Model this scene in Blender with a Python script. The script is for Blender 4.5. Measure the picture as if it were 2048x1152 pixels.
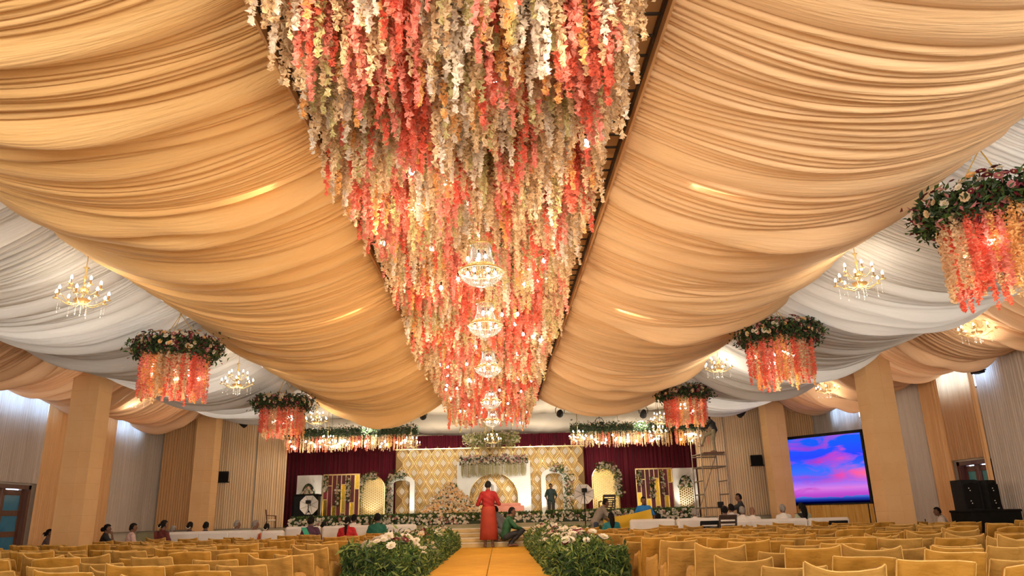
import bpy, bmesh, math, random
import numpy as np
from mathutils import Vector, Matrix
for o in list(bpy.data.objects): bpy.data.objects.remove(o)
sc = bpy.context.scene
col = sc.collection
R = math.radians
rnd = random.Random(7)
rng = np.random.default_rng(11)
AX = -0.2                      # long axis of the hall

# ------------------------------------------------------------------ camera
FPX, PITCH, YAW, ROLL, CAMH = 1500.0, R(16.84), R(1.36), R(1.46), 1.2
Fv = Vector((math.sin(YAW)*math.cos(PITCH), math.cos(YAW)*math.cos(PITCH), math.sin(PITCH)))
R0 = Vector((math.cos(YAW), -math.sin(YAW), 0)); U0 = R0.cross(Fv)
Rv = R0*math.cos(ROLL) - U0*math.sin(ROLL); Uv = U0*math.cos(ROLL) + R0*math.sin(ROLL)
cd = bpy.data.cameras.new('camera'); cam = bpy.data.objects.new('camera', cd); col.objects.link(cam)
cd.sensor_fit = 'HORIZONTAL'; cd.sensor_width = 36; cd.lens = FPX*36/2048; cd.clip_start = .05; cd.clip_end = 200
m3 = Matrix((Rv, Uv, -Fv)).transposed()
cam.matrix_world = Matrix.Translation((0, 0, CAMH)) @ m3.to_4x4()
sc.camera = cam
def P(px, py, Y):              # the point at depth Y along the direction of a pixel of the 2048x1152 photograph
    r = Fv*FPX + Rv*(px-1024) + Uv*(576-py)
    return Vector((0, 0, CAMH)) + r*(Y/r.y)
def proj(p):
    v = Vector(p) - Vector((0, 0, CAMH)); d = v.dot(Fv)
    return (1024+FPX*v.dot(Rv)/d, 576-FPX*v.dot(Uv)/d, d)

# ------------------------------------------------------------------ world, exposure
w = bpy.data.worlds.new('world'); sc.world = w; w.use_nodes = True
bg = w.node_tree.nodes['Background']; bg.inputs[0].default_value = (.62, .78, 1, 1); bg.inputs[1].default_value = 9.0
vs = sc.view_settings; vs.view_transform = 'Standard'; vs.look = 'None'; vs.gamma = 1; vs.use_curve_mapping = False
vs.exposure = 0.6
sc.cycles.max_bounces = 6; sc.cycles.diffuse_bounces = 3; sc.cycles.glossy_bounces = 3; sc.cycles.transmission_bounces = 4
WARM = (1, .76, .48); CANDLE = (1, .84, .64); NEUT = (1, .9, .76)
def lamp(kind, loc, power, color=WARM, size=.2, aim=None, angle=60, blend=.5, sy=None):
    l = bpy.data.lights.new(kind.lower()+'_light', kind); l.energy = power; l.color = color
    if kind == 'AREA':
        l.size = size
        if sy: l.shape = 'RECTANGLE'; l.size_y = sy
    else: l.shadow_soft_size = size
    if kind == 'SPOT': l.spot_size = R(angle); l.spot_blend = blend
    o = bpy.data.objects.new(kind.lower()+'_light', l); col.objects.link(o); o.location = loc
    if aim is not None: o.rotation_euler = (Vector(aim)-Vector(loc)).to_track_quat('-Z', 'Y').to_euler()
    return o
LK = 1.0
# unseen area light added behind the camera as soft fill for the hall
lamp('AREA', (1.2, -4.7, 2.7), 1250, (1, .92, .80), 16, aim=(1.2, 8, 6.5), sy=4.2)

# ------------------------------------------------------------------ helpers
def np_mesh(name, V, F, mi=None, smooth=False):
    me = bpy.data.meshes.new(name)
    V = np.asarray(V, np.float32).reshape(-1, 3); F = np.asarray(F, np.int32)
    k = F.shape[1]; n = len(F)
    me.vertices.add(len(V)); me.vertices.foreach_set('co', V.ravel())
    me.loops.add(n*k); me.loops.foreach_set('vertex_index', F.ravel())
    me.polygons.add(n); me.polygons.foreach_set('loop_start', np.arange(0, n*k, k, dtype=np.int32))
    if mi is not None: me.polygons.foreach_set('material_index', np.asarray(mi, np.int32))
    me.polygons.foreach_set('use_smooth', np.full(n, smooth))
    me.update(calc_edges=True); me.validate()
    return me
def link(name, me, mats=(), parent=None, loc=None, rot=None):
    o = bpy.data.objects.new(name, me); col.objects.link(o)
    if me is not None and not me.materials:
        for m in (mats if isinstance(mats, (list, tuple)) else [mats]): me.materials.append(m)
    if parent: o.parent = parent
    if loc is not None: o.location = loc
    if rot is not None: o.rotation_euler = rot
    return o
def tag(o, label, cat, group=None, kind=None):
    o['label'] = label; o['category'] = cat
    if group: o['group'] = group
    if kind: o['kind'] = kind
    return o
def thing(name, label, cat, loc=(0, 0, 0), rz=0, group=None):
    o = bpy.data.objects.new(name, None); col.objects.link(o); o.location = loc; o.rotation_euler = (0, 0, rz); o.empty_display_size = .1
    return tag(o, label, cat, group)
def copy_tree(o, parent=None):
    c = o.copy(); col.objects.link(c); c.parent = parent
    for ch in list(o.children): copy_tree(ch, c)
    return c

class MB:
    def __init__(s): s.v = []; s.f = []; s.m = []; s.cm = 0
    def mat(s, i): s.cm = i; return s
    def add(s, vs, fs):
        b = len(s.v); s.v += [tuple(x) for x in vs]; s.f += [tuple(i+b for i in f) for f in fs]; s.m += [s.cm]*len(fs); return s
    def box(s, x0, x1, y0, y1, z0, z1, T=None):
        v = [(x, y, z) for z in (z0, z1) for y in (y0, y1) for x in (x0, x1)]
        if T: v = [T @ Vector(p) for p in v]
        return s.add(v, [(0, 2, 3, 1), (4, 5, 7, 6), (0, 1, 5, 4), (2, 6, 7, 3), (0, 4, 6, 2), (1, 3, 7, 5)])
    def bbox(s, x0, x1, y0, y1, z0, z1, b=.02, T=None):     # box with chamfered edges
        v = []; 
        for (dx, dy, dz) in ((b, b, 0), (b, 0, b), (0, b, b)):
            for z in (z0+dz, z1-dz):
                for y in (y0+dy, y1-dy):
                    for x in (x0+dx, x1-dx): v.append((x, y, z))
        if T: v = [T @ Vector(p) for p in v]
        bm = bmesh.new(); bv = [bm.verts.new(p) for p in v]; r = bmesh.ops.convex_hull(bm, input=bv)
        bm.verts.index_update(); s.add([p.co[:] for p in bm.verts], [[q.index for q in f.verts] for f in bm.faces]); bm.free(); return s
    def tube(s, pts, r, n=8, cap=True):
        pts = [Vector(p) for p in pts]; k = len(pts); rs = r if isinstance(r, (list, tuple)) else [r]*k
        vs = []; up = None
        for i, p in enumerate(pts):
            d = (pts[min(i+1, k-1)]-pts[max(i-1, 0)])
            if d.length < 1e-9: d = Vector((0, 0, 1))
            d.normalize()
            if up is None: up = d.orthogonal().normalized()
            a = (up - d*up.dot(d)); a = a.normalized() if a.length > 1e-6 else d.orthogonal().normalized(); up = a; b = d.cross(a)
            vs += [p + (a*math.cos(2*math.pi*j/n)+b*math.sin(2*math.pi*j/n))*rs[i] for j in range(n)]
        fs = [(i*n+j, i*n+(j+1) % n, (i+1)*n+(j+1) % n, (i+1)*n+j) for i in range(k-1) for j in range(n)]
        if cap: fs += [tuple(range(n))[::-1], tuple((k-1)*n+j for j in range(n))]
        return s.add(vs, fs)
    def lathe(s, prof, n=16, c=(0, 0, 0), sx=1, sy=1):
        vs = []; k = len(prof)
        for (r, z) in prof: vs += [(c[0]+r*sx*math.cos(2*math.pi*j/n), c[1]+r*sy*math.sin(2*math.pi*j/n), c[2]+z) for j in range(n)]
        return s.add(vs, [(i*n+j, i*n+(j+1) % n, (i+1)*n+(j+1) % n, (i+1)*n+j) for i in range(k-1) for j in range(n)])
    def ball(s, c, rx, ry=None, rz=None, n=10, k=7, T=None):
        ry = ry or rx; rz = rz or rx; vs = []
        for i in range(k+1):
            t = math.pi*i/k
            for j in range(n):
                a = 2*math.pi*j/n; vs.append(Vector((rx*math.sin(t)*math.cos(a), ry*math.sin(t)*math.sin(a), -rz*math.cos(t))))
        c = Vector(c); vs = [(T @ p if T else p)+c for p in vs]
        return s.add(vs, [(i*n+j, i*n+(j+1) % n, (i+1)*n+(j+1) % n, (i+1)*n+j) for i in range(k) for j in range(n)])
    def octa(s, c, r, h=None):
        h = h or r; x, y, z = c
        return s.add([(x+r, y, z), (x, y+r, z), (x-r, y, z), (x, y-r, z), (x, y, z+h), (x, y, z-h)], [(0, 1, 4), (1, 2, 4), (2, 3, 4), (3, 0, 4), (1, 0, 5), (2, 1, 5), (3, 2, 5), (0, 3, 5)])
    def prism(s, pts, y0, y1, T=None):       # outline in x,z extruded along y
        n = len(pts); v = [(x, y0, z) for x, z in pts]+[(x, y1, z) for x, z in pts]
        if T: v = [T @ Vector(p) for p in v]
        return s.add(v, [tuple(range(n)), tuple(range(2*n-1, n-1, -1))]+[(i+n, (i+1) % n+n, (i+1) % n, i) for i in range(n)])
    def mesh(s, name, smooth=False):
        me = bpy.data.meshes.new(name); me.from_pydata(s.v, [], s.f)
        me.polygons.foreach_set('material_index', s.m); me.polygons.foreach_set('use_smooth', [smooth]*len(s.f)); me.update(); return me
    def build(s, name, mats, parent=None, loc=None, rot=None, smooth=False): return link(name, s.mesh(name, smooth), mats, parent, loc, rot)

def grid_faces(nu, nv):
    i, j = np.meshgrid(np.arange(nu-1), np.arange(nv-1), indexing='ij'); a = (i*nv+j).ravel()
    return np.stack([a, a+nv, a+nv+1, a+1], 1)
def noise1(x, seed, scale=1.0):               # smooth 1-d value noise, -1..1
    x = np.asarray(x)/scale; r = np.random.default_rng(seed).uniform(-1, 1, 4096); i = np.floor(x).astype(int); f = x-i; f = f*f*(3-2*f)
    return r[i % 4096]*(1-f)+r[(i+1) % 4096]*f

# ------------------------------------------------------------------ materials
def mat(name, c, rough=.6, metal=0, c2=None, ns=8, bump=0, bs=40, stretch=None, trans=0, sheen=0, emit=0, spec=.5, coat=0):
    m = bpy.data.materials.new(name); m.use_nodes = True; nt = m.node_tree; b = nt.nodes['Principled BSDF']
    b.inputs['Base Color'].default_value = (*c, 1); b.inputs['Roughness'].default_value = rough; b.inputs['Metallic'].default_value = metal
    b.inputs['Specular IOR Level'].default_value = spec; b.inputs['Coat Weight'].default_value = coat
    if sheen: b.inputs['Sheen Weight'].default_value = sheen
    if emit: b.inputs['Emission Color'].default_value = (*c, 1); b.inputs['Emission Strength'].default_value = emit
    src = None
    if c2 or bump:
        tc = nt.nodes.new('ShaderNodeTexCoord'); mp = nt.nodes.new('ShaderNodeMapping'); nt.links.new(tc.outputs['Object'], mp.inputs[0])
        if stretch: mp.inputs['Scale'].default_value = stretch
        if c2:
            n = nt.nodes.new('ShaderNodeTexNoise'); n.inputs['Scale'].default_value = ns; n.inputs['Detail'].default_value = 4; nt.links.new(mp.outputs[0], n.inputs[0])
            cr = nt.nodes.new('ShaderNodeValToRGB'); cr.color_ramp.elements[0].position = .36; cr.color_ramp.elements[1].position = .64
            cr.color_ramp.elements[0].color = (*c, 1); cr.color_ramp.elements[1].color = (*c2, 1)
            nt.links.new(n.outputs[0], cr.inputs[0]); nt.links.new(cr.outputs[0], b.inputs['Base Color']); src = cr.outputs[0]
        if bump:
            n2 = nt.nodes.new('ShaderNodeTexNoise'); n2.inputs['Scale'].default_value = bs; n2.inputs['Detail'].default_value = 3; nt.links.new(mp.outputs[0], n2.inputs[0])
            bp = nt.nodes.new('ShaderNodeBump'); bp.inputs['Strength'].default_value = bump; bp.inputs['Distance'].default_value = .02
            nt.links.new(n2.outputs[0], bp.inputs['Height']); nt.links.new(bp.outputs[0], b.inputs['Normal'])
    if trans:
        t = nt.nodes.new('ShaderNodeBsdfTranslucent'); t.inputs[0].default_value = (*c, 1)
        if src: nt.links.new(src, t.inputs[0])
        mx = nt.nodes.new('ShaderNodeMixShader'); mx.inputs[0].default_value = trans
        nt.links.new(b.outputs[0], mx.inputs[1]); nt.links.new(t.outputs[0], mx.inputs[2]); nt.links.new(mx.outputs[0], nt.nodes['Material Output'].inputs[0])
    return m
M = {}
M['peach'] = mat('peach_fabric', (.89, .55, .22), .7, c2=(.92, .60, .27), ns=1.5, bump=.8, bs=6, stretch=(.25, 6, 1), trans=.13, sheen=.2)
M['peach_r'] = mat('right_lit_peach_fabric', (.90, .60, .32), .7, c2=(.93, .65, .38), ns=1.5, bump=.8, bs=6, stretch=(.25, 6, 1), trans=.13, sheen=.2)  # peach fabric again, with the right side's paler light put into its colour
M['ivory'] = mat('ivory_fabric', (.70, .69, .68), .7, c2=(.76, .75, .75), ns=1.5, bump=.5, bs=6, stretch=(.25, 6, 1), trans=.2, sheen=.2)
M['peach_o'] = mat('outer_peach_fabric', (.82, .52, .30), .7, c2=(.87, .58, .36), ns=1.5, bump=.5, bs=6, stretch=(.25, 6, 1), trans=.22)
M['cur_peach'] = mat('peach_curtain', (.72, .40, .17), .75, c2=(.78, .46, .22), ns=2, bump=.4, bs=5, stretch=(5, 5, .3), trans=.1)
M['cur_cream'] = mat('cream_curtain', (.74, .52, .30), .75, c2=(.80, .58, .36), ns=2, bump=.4, bs=5, stretch=(5, 5, .3), trans=.1)
M['cur_grey'] = mat('pale_grey_curtain', (.66, .56, .48), .75, c2=(.74, .64, .57), ns=2, bump=.4, bs=5, stretch=(5, 5, .3), trans=.35)
M['sheer'] = mat('sheer_peach_curtain', (.80, .50, .26), .75, c2=(.85, .56, .32), ns=2, bump=.4, bs=5, stretch=(5, 5, .3), trans=.55)
M['maroon'] = mat('maroon_curtain', (.20, .004, .022), .65, c2=(.27, .006, .035), ns=2, bump=.3, bs=5, stretch=(5, 5, .3), sheen=.2)
M['colcloth'] = mat('column_cloth', (.74, .44, .20), .75, c2=(.78, .49, .24), ns=1.5, bump=.15, bs=12, trans=.05)
M['floor'] = mat('floor_tile', (.32, .24, .17), .35, c2=(.38, .29, .21), ns=3)
M['plaster'] = mat('plaster', (.62, .56, .48), .8, c2=(.66, .6, .52), ns=3)
M['roof'] = mat('roof_sheet', (.45, .42, .38), .8, c2=(.5, .47, .43), ns=3)
M['runway'] = mat('yellow_carpet', (.56, .27, .015), .9, c2=(.62, .32, .025), ns=3, bump=.25, bs=60, spec=.2)
M['chair'] = mat('yellow_chair_cloth', (.38, .175, .020), .75, c2=(.45, .215, .030), ns=3, bump=1.0, bs=7, stretch=(.8, 1, 2.2), spec=.25)
M['chair2'] = mat('faded_chair_cloth', (.38, .195, .038), .75, c2=(.43, .23, .052), ns=3, bump=1.0, bs=7, stretch=(.8, 1, 2.2), spec=.25)
M['piping'] = mat('pale_seam', (.66, .40, .12), .6, c2=(.72, .46, .15), ns=8)
M['stagef'] = mat('stage_cloth', (.36, .34, .2), .8, c2=(.42, .4, .25), ns=4)
M['stagetop'] = mat('stage_carpet', (.30, .26, .18), .9, c2=(.34, .3, .2), ns=6)
M['step'] = mat('step_cloth', (.62, .46, .2), .8, c2=(.7, .54, .28), ns=6)
M['white'] = mat('white_cloth', (.76, .70, .66), .75, c2=(.82, .77, .73), ns=3, bump=.2, bs=10)
M['whitepanel'] = mat('white_panel', (.82, .80, .74), .55, c2=(.86, .84, .78), ns=3)
M['gold'] = mat('polished_gold', (.85, .62, .28), .28, .85, c2=(.9, .69, .34), ns=5)
M['goldboard'] = mat('gold_board', (.26, .14, .035), .5, .3, c2=(.30, .17, .05), ns=4)
M['medal'] = mat('beige_medallion', (.78, .66, .48), .5, c2=(.80, .69, .52), ns=5)
M['goldpaint'] = mat('gold_mirror_strip', (.95, .62, .08), .25, 1, c2=(.95, .66, .12), ns=5)
M['burg'] = mat('burgundy_strip', (.13, .006, .014), .4, c2=(.16, .008, .018), ns=5)
M['black'] = mat('black_plastic', (.008, .007, .007), .65, c2=(.012, .011, .011), ns=10, spec=.2)
M['blackcloth'] = mat('black_cloth', (.008, .007, .006), .9, c2=(.012, .01, .009), ns=6, spec=.1)
M['steel'] = mat('scaffold_steel', (.22, .17, .13), .45, .8, c2=(.3, .24, .18), ns=10)
M['wire'] = mat('dark_wire', (.05, .035, .025), .6, .3, c2=(.07, .05, .03), ns=10)
M['rope'] = mat('gold_rope', (.55, .36, .08), .8, c2=(.62, .42, .1), ns=20)
M['brass'] = mat('brass', (.62, .42, .16), .3, 1, c2=(.7, .5, .2), ns=8)
M['candle'] = mat('candle_sleeve', (.40, .22, .08), .5, .4, c2=(.46, .27, .1), ns=8)
M['crystal'] = mat('crystal', (.42, .42, .39), .06, 0, c2=(.55, .55, .52), ns=30, spec=1, trans=.2, coat=1)
M['crystalg'] = mat('gold_crystal', (.86, .66, .26), .1, .4, c2=(.95, .78, .4), ns=30, spec=1, trans=.3, coat=1)
M['bulb'] = mat('lit_bulb', (1, .86, .62), .4, emit=30)
M['bulbw'] = mat('lit_white_bulb', (1, .93, .8), .4, emit=30)
for k in ('bulb', 'bulbw'): M[k].cycles.emission_sampling = 'NONE'
M['tube'] = mat('lit_tube', (1, .97, .92), .4, emit=25)
M['coral'] = mat('coral_petal', (.86, .16, .10), .6, c2=(.90, .26, .17), ns=12, trans=.35)
M['pink'] = mat('pink_petal', (.88, .30, .24), .6, c2=(.92, .42, .34), ns=12, trans=.35)
M['cream'] = mat('cream_petal', (.74, .54, .33), .6, c2=(.82, .64, .42), ns=12, trans=.35)
M['pearl'] = mat('white_petal', (.88, .78, .66), .6, c2=(.92, .85, .76), ns=12, trans=.35)
M['olive'] = mat('olive_petal', (.62, .55, .26), .6, c2=(.70, .62, .34), ns=12, trans=.35)
M['apricot'] = mat('apricot_petal', (.88, .46, .15), .6, c2=(.90, .56, .24), ns=12, trans=.3)
M['leaf'] = mat('green_leaf', (.045, .10, .018), .6, c2=(.08, .15, .03), ns=9, trans=.25)
M['leafd'] = mat('dark_leaf', (.018, .035, .012), .6, c2=(.03, .06, .018), ns=9, trans=.15)
M['leafl'] = mat('lime_leaf', (.20, .26, .05), .6, c2=(.28, .34, .09), ns=9, trans=.3)
M['maroonf'] = mat('maroon_petal', (.14, .008, .02), .6, c2=(.2, .015, .03), ns=12, trans=.2)
M['mauve'] = mat('mauve_petal', (.42, .14, .16), .6, c2=(.5, .2, .2), ns=12, trans=.2)
M['wood'] = mat('dark_wood', (.10, .035, .018), .4, c2=(.14, .05, .025), ns=3, stretch=(8, 8, .6))
M['doord'] = mat('maroon_door', (.07, .012, .008), .4, c2=(.1, .02, .012), ns=3, stretch=(6, 6, .5))
M['blueglass'] = mat('blue_glass', (.03, .16, .30), .1, c2=(.05, .22, .38), ns=2)
M['teal'] = mat('teal_glass', (.03, .20, .24), .15, c2=(.04, .25, .3), ns=2)
M['skirt'] = mat('gold_skirt', (.55, .29, .05), .7, c2=(.62, .35, .08), ns=2, stretch=(5, 5, .3))
M['pinkbench'] = mat('pink_bench', (.75, .28, .20), .7, c2=(.8, .33, .24), ns=4)
M['yellowcl'] = mat('yellow_sheet', (.85, .52, .03), .7, c2=(.9, .58, .06), ns=2, bump=.2, bs=5, trans=.15)
M['brownch'] = mat('brown_plastic', (.035, .018, .012), .45, c2=(.05, .025, .016), ns=5)
def gem_skin(c): return mat('skin', c, .55, c2=tuple(min(1, x*1.25) for x in c), ns=7)
M['skin'] = gem_skin((.16, .07, .04)); M['skin2'] = gem_skin((.24, .11, .06))
M['hair'] = mat('black_hair', (.006, .005, .004), .8, c2=(.012, .009, .008), ns=30, spec=.15)
M['greyhair'] = mat('grey_hair', (.20, .17, .15), .6, c2=(.32, .28, .25), ns=30)
M['eye'] = mat('eye', (.02, .015, .012), .2, c2=(.03, .02, .02), ns=9)
_cl = {}
def cloth(c):
    if c not in _cl: _cl[c] = mat('garment', c, .75, c2=tuple(min(1, x*1.2+.004) for x in c), ns=5, bump=.25, bs=14)
    return _cl[c]

def jali_mat():
    m = mat('gold_jali', (.8, .55, .15), .3); nt = m.node_tree; b = nt.nodes['Principled BSDF']
    tc = nt.nodes.new('ShaderNodeTexCoord'); sep = nt.nodes.new('ShaderNodeSeparateXYZ'); nt.links.new(tc.outputs['Object'], sep.inputs[0])
    def mth(op, a, bb=None):
        n = nt.nodes.new('ShaderNodeMath'); n.operation = op
        for i, x in enumerate((a, bb)):
            if x is None: continue
            if isinstance(x, (int, float)): n.inputs[i].default_value = x
            else: nt.links.new(x, n.inputs[i])
        return n.outputs[0]
    tot = None
    for k in range(3):                      # three crossed waves give a star lattice
        a = k*math.pi/3; u = mth('ADD', mth('MULTIPLY', sep.outputs[0], math.cos(a)*76), mth('MULTIPLY', sep.outputs[2], math.sin(a)*76))
        c = mth('COSINE', u); tot = c if tot is None else mth('ADD', tot, c)
    holes = mth('LESS_THAN', tot, -.8)
    mx = nt.nodes.new('ShaderNodeMix'); mx.data_type = 'RGBA'; nt.links.new(holes, mx.inputs[0]); mx.inputs[6].default_value = (.72, .48, .12, 1); mx.inputs[7].default_value = (.92, .86, .62, 1)
    nt.links.new(mx.outputs[2], b.inputs['Base Color']); nt.links.new(mth('MULTIPLY', mth('SUBTRACT', 1, holes), .85), b.inputs['Metallic'])
    bp = nt.nodes.new('ShaderNodeBump'); bp.inputs['Distance'].default_value = .01; bp.invert = True; nt.links.new(holes, bp.inputs['Height']); nt.links.new(bp.outputs[0], b.inputs['Normal'])
    return m
M['jali'] = jali_mat()
def screen_mat():
    m = bpy.data.materials.new('sunset_screen'); m.use_nodes = True; nt = m.node_tree; nt.nodes.remove(nt.nodes['Principled BSDF'])
    N = nt.nodes.new; L = nt.links.new
    tc = N('ShaderNodeTexCoord'); sp = N('ShaderNodeSeparateXYZ'); L(tc.outputs['Generated'], sp.inputs[0])
    def ramp(x, st):
        r = N('ShaderNodeValToRGB'); L(x, r.inputs[0]); e = r.color_ramp.elements
        while len(e) < len(st): e.new(.5)
        for q, (p, c) in zip(e, st): q.position = p; q.color = (*c, 1)
        return r.outputs[0]
    sky = ramp(sp.outputs[2], [(0, (.10, .02, .35)), (.14, (.42, .06, .50)), (.22, (.55, .16, .62)), (.36, (.10, .10, .75)), (.5, (.03, .13, .80)), (.7, (.02, .05, .82)), (1, (.005, .10, .72))])
    mp = N('ShaderNodeMapping'); mp.inputs['Rotation'].default_value = (0, R(-20), 0); mp.inputs['Scale'].default_value = (1.0, 1, 2.5); L(tc.outputs['Generated'], mp.inputs[0])
    n = N('ShaderNodeTexNoise'); n.inputs['Scale'].default_value = 2.1; n.inputs['Detail'].default_value = 6; n.inputs['Distortion'].default_value = .6; L(mp.outputs[0], n.inputs[0])
    cl = ramp(n.outputs[0], [(.48, (0, 0, 0)), (.68, (1, 1, 1))])
    cc = ramp(sp.outputs[0], [(0, (.40, .06, .62)), (.45, (.40, .02, .36)), (.8, (.75, .06, .30)), (1, (.85, .12, .25))])
    mx = N('ShaderNodeMix'); mx.data_type = 'RGBA'; L(cl, mx.inputs[0]); L(sky, mx.inputs[6]); L(cc, mx.inputs[7])
    # mountains along the lower edge
    n2 = N('ShaderNodeTexNoise'); n2.inputs['Scale'].default_value = 5; n2.noise_dimensions = '1D'; n2.inputs['Detail'].default_value = 5; L(sp.outputs[0], n2.inputs['W'])
    a = N('ShaderNodeMath'); a.operation = 'MULTIPLY_ADD'; a.inputs[1].default_value = .12; a.inputs[2].default_value = .03; L(n2.outputs[0], a.inputs[0])
    d = N('ShaderNodeMath'); d.operation = 'SUBTRACT'; L(sp.outputs[2], d.inputs[0]); L(a.outputs[0], d.inputs[1])
    mk = ramp(d.outputs[0], [(0, (1, 1, 1)), (.008, (0, 0, 0))]); mc = ramp(sp.outputs[2], [(.02, (.0, .0, .015)), (.06, (.01, .03, .30)), (.10, (.06, .14, .55))])
    m2 = N('ShaderNodeMix'); m2.data_type = 'RGBA'; L(mk, m2.inputs[0]); L(mx.outputs[2], m2.inputs[6]); L(mc, m2.inputs[7])
    e = N('ShaderNodeEmission'); e.inputs[1].default_value = .85; L(m2.outputs[2], e.inputs[0]); L(e.outputs[0], nt.nodes['Material Output'].inputs[0])
    return m
M['screen'] = screen_mat()

# ================================================================== the setting
XL, XR = -11.95, 11.55        # side walls
def struct(name, mb, m, label=None):
    o = mb.build(name, m); o['kind'] = 'structure'
    if label: o['label'] = label
    return o
struct('floor', MB().box(XL-.3, XR+.3, -5, 36.5, -.2, 0), M['floor'], 'brown tiled hall floor under the chairs')
struct('ceiling', MB().box(XL-.3, XR+.3, -5, 36.5, 6.3, 6.5), M['roof'], 'grey roof sheet above the draped fabric')
def side_wall(name, x, sgn, doors, wins, label):      # wall with door and high window openings along y
    mb = MB(); x0, x1 = sorted((x, x+sgn*.25)); cuts = sorted([(a, b, 0, h) for a, b, h in doors]+[(a, b, z0, z1) for a, b, z0, z1 in wins]); ys = sorted({-5, 36.5, *[c for q in cuts for c in q[:2]]})
    for a, b in zip(ys, ys[1:]):
        zs = sorted([q[2:] for q in cuts if q[0] <= a and q[1] >= b]); z = 0
        for lo, hi in zs:
            if lo > z: mb.box(x0, x1, a, b, z, lo)
            z = hi
        mb.box(x0, x1, a, b, z, 6.3)
    return struct(name, mb, M['plaster'], label)
DL = (18.0, 19.95, 2.22); DR = (17.8, 19.1, 2.2)
side_wall('wall_left', XL, -1, [DL], [(16.2, 20.6, 3.88, 4.75), (22.4, 25.4, 3.88, 4.75)], 'left plaster wall behind the hanging curtains')
side_wall('wall_right', XR, 1, [DR], [(16.9, 19.2, 3.86, 4.8), (23.6, 25.6, 3.88, 4.75)], 'right plaster wall with high windows behind sheer curtains')
struct('wall_back', MB().box(XL-.25, XR+.25, -5.25, -5, 0, 6.3), M['plaster'], 'plain rear wall of the hall')
struct('wall_stage', MB().box(XL-.25, XR+.25, 36.3, 36.5, 0, 6.3), M['plaster'], 'plain wall behind the stage curtain')
FW = 27.2                      # front wall flanking the stage
SX0, SX1 = AX-7.3, AX+7.3      # stage opening
struct('wall_front_left', MB().box(XL, SX0, FW, FW+.2, 0, 6.3), M['plaster'], 'front wall left of the stage opening')
struct('wall_front_right', MB().box(SX1, XR, FW, FW+.2, 0, 6.3), M['plaster'], 'front wall right of the stage opening')
# windows (frames and panes) high in the side walls
k = 0
for x, sg, (a, b, z0, z1) in [(XL, -1, (16.2, 20.6, 3.88, 4.75)), (XL, -1, (22.4, 25.4, 3.88, 4.75)), (XR, 1, (16.9, 19.2, 3.86, 4.8)), (XR, 1, (23.6, 25.6, 3.88, 4.75))]:
    k += 1; n = max(2, round((b-a)/.75)); mb = MB(); xa, xb = sorted((x+sg*.05, x+sg*.12))
    mb.box(xa, xb, a, b, z0, z0+.06).box(xa, xb, a, b, z1-.06, z1)
    for i in range(n+1): c = a+(b-a)*i/n; mb.box(xa, xb, c-.025, c+.025, z0, z1)
    o = struct(f'window_{k}', mb, M['wood'], ['high window over the left door', 'high window of the left wall near the stage', 'bright high window over the right door', 'high window of the right wall behind the screen'][k-1])
pg = mat('window_glass', (.75, .85, .95), .1, trans=.9)
for wi in range(1, 5):
    o = bpy.data.objects[f'window_{wi}']; bb = [Vector(c) for c in o.bound_box]; y0, y1 = bb[0].y, max(c.y for c in bb); z0, z1 = bb[0].z, max(c.z for c in bb); xm = (bb[0].x+max(c.x for c in bb))/2
    n = max(2, round((y1-y0)/.75))
    me = None
    for i in range(n):
        a = y0+(y1-y0)*i/n
        MB().box(xm-.008, xm+.008, a+.03, a+(y1-y0)/n-.03, z0+.06, z1-.06).build('pane', pg, o)
# doors
def door(name, x, sg, y0, y1, h, label, m, glass, rows):
    fr = MB(); xa, xb = sorted((x-sg*.06, x+sg*.2))
    fr.box(xa, xb, y0, y0+.1, 0, h).box(xa, xb, y1-.1, y1, 0, h).box(xa, xb, y0, y1, h-.1, h)
    d = struct(name, fr, m, label); xm = x+sg*.07; half = (y1-y0-.2)/2
    for i in range(2):
        a = y0+.1+half*i; b = a+half; lf = MB(); t = .025
        lf.box(xm-t, xm+t, a+.01, a+.12, 0, h-.1).box(xm-t, xm+t, b-.12, b-.01, 0, h-.1)
        for r in range(rows+1): z = .05+(h-.25)*r/rows; lf.box(xm-t, xm+t, a+.1, b-.1, z-.05, z+.08)
        lo = lf.build('door_leaf', m, d)
        for r in range(rows):
            z = .05+(h-.25)*r/rows; z2 = .05+(h-.25)*(r+1)/rows
            MB().box(xm-.008, xm+.008, a+.12, b-.12, z+.08, z2-.05).build('glass_panel', glass if (r > 0) else m, lo)
        MB().tube([(xm-sg*.06, (b-.07 if i == 0 else a+.07), 1.0), (xm-sg*.06, (b-.07 if i == 0 else a+.07), 1.2)], .012, 6).build('handle', M['brass'], lo)
    return d
door('door_1', XL, -1, *DL[:2], DL[2], 'dark wooden double door with blue glass panes in the left wall', M['wood'], M['blueglass'], 4)
door('door_2', XR, 1, *DR[:2], DR[2], 'dark maroon doorway behind the black loudspeakers', M['doord'], M['teal'], 3)
# baseboards
struct('baseboard_left', MB().box(XL, XL+.02, -5, 18.0, 0, .12).box(XL, XL+.02, 19.95, FW, 0, .12), M['wood'])
struct('baseboard_right', MB().box(XR-.02, XR, -5, 17.8, 0, .12).box(XR-.02, XR, 19.1, FW, 0, .12), M['wood'])

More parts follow.
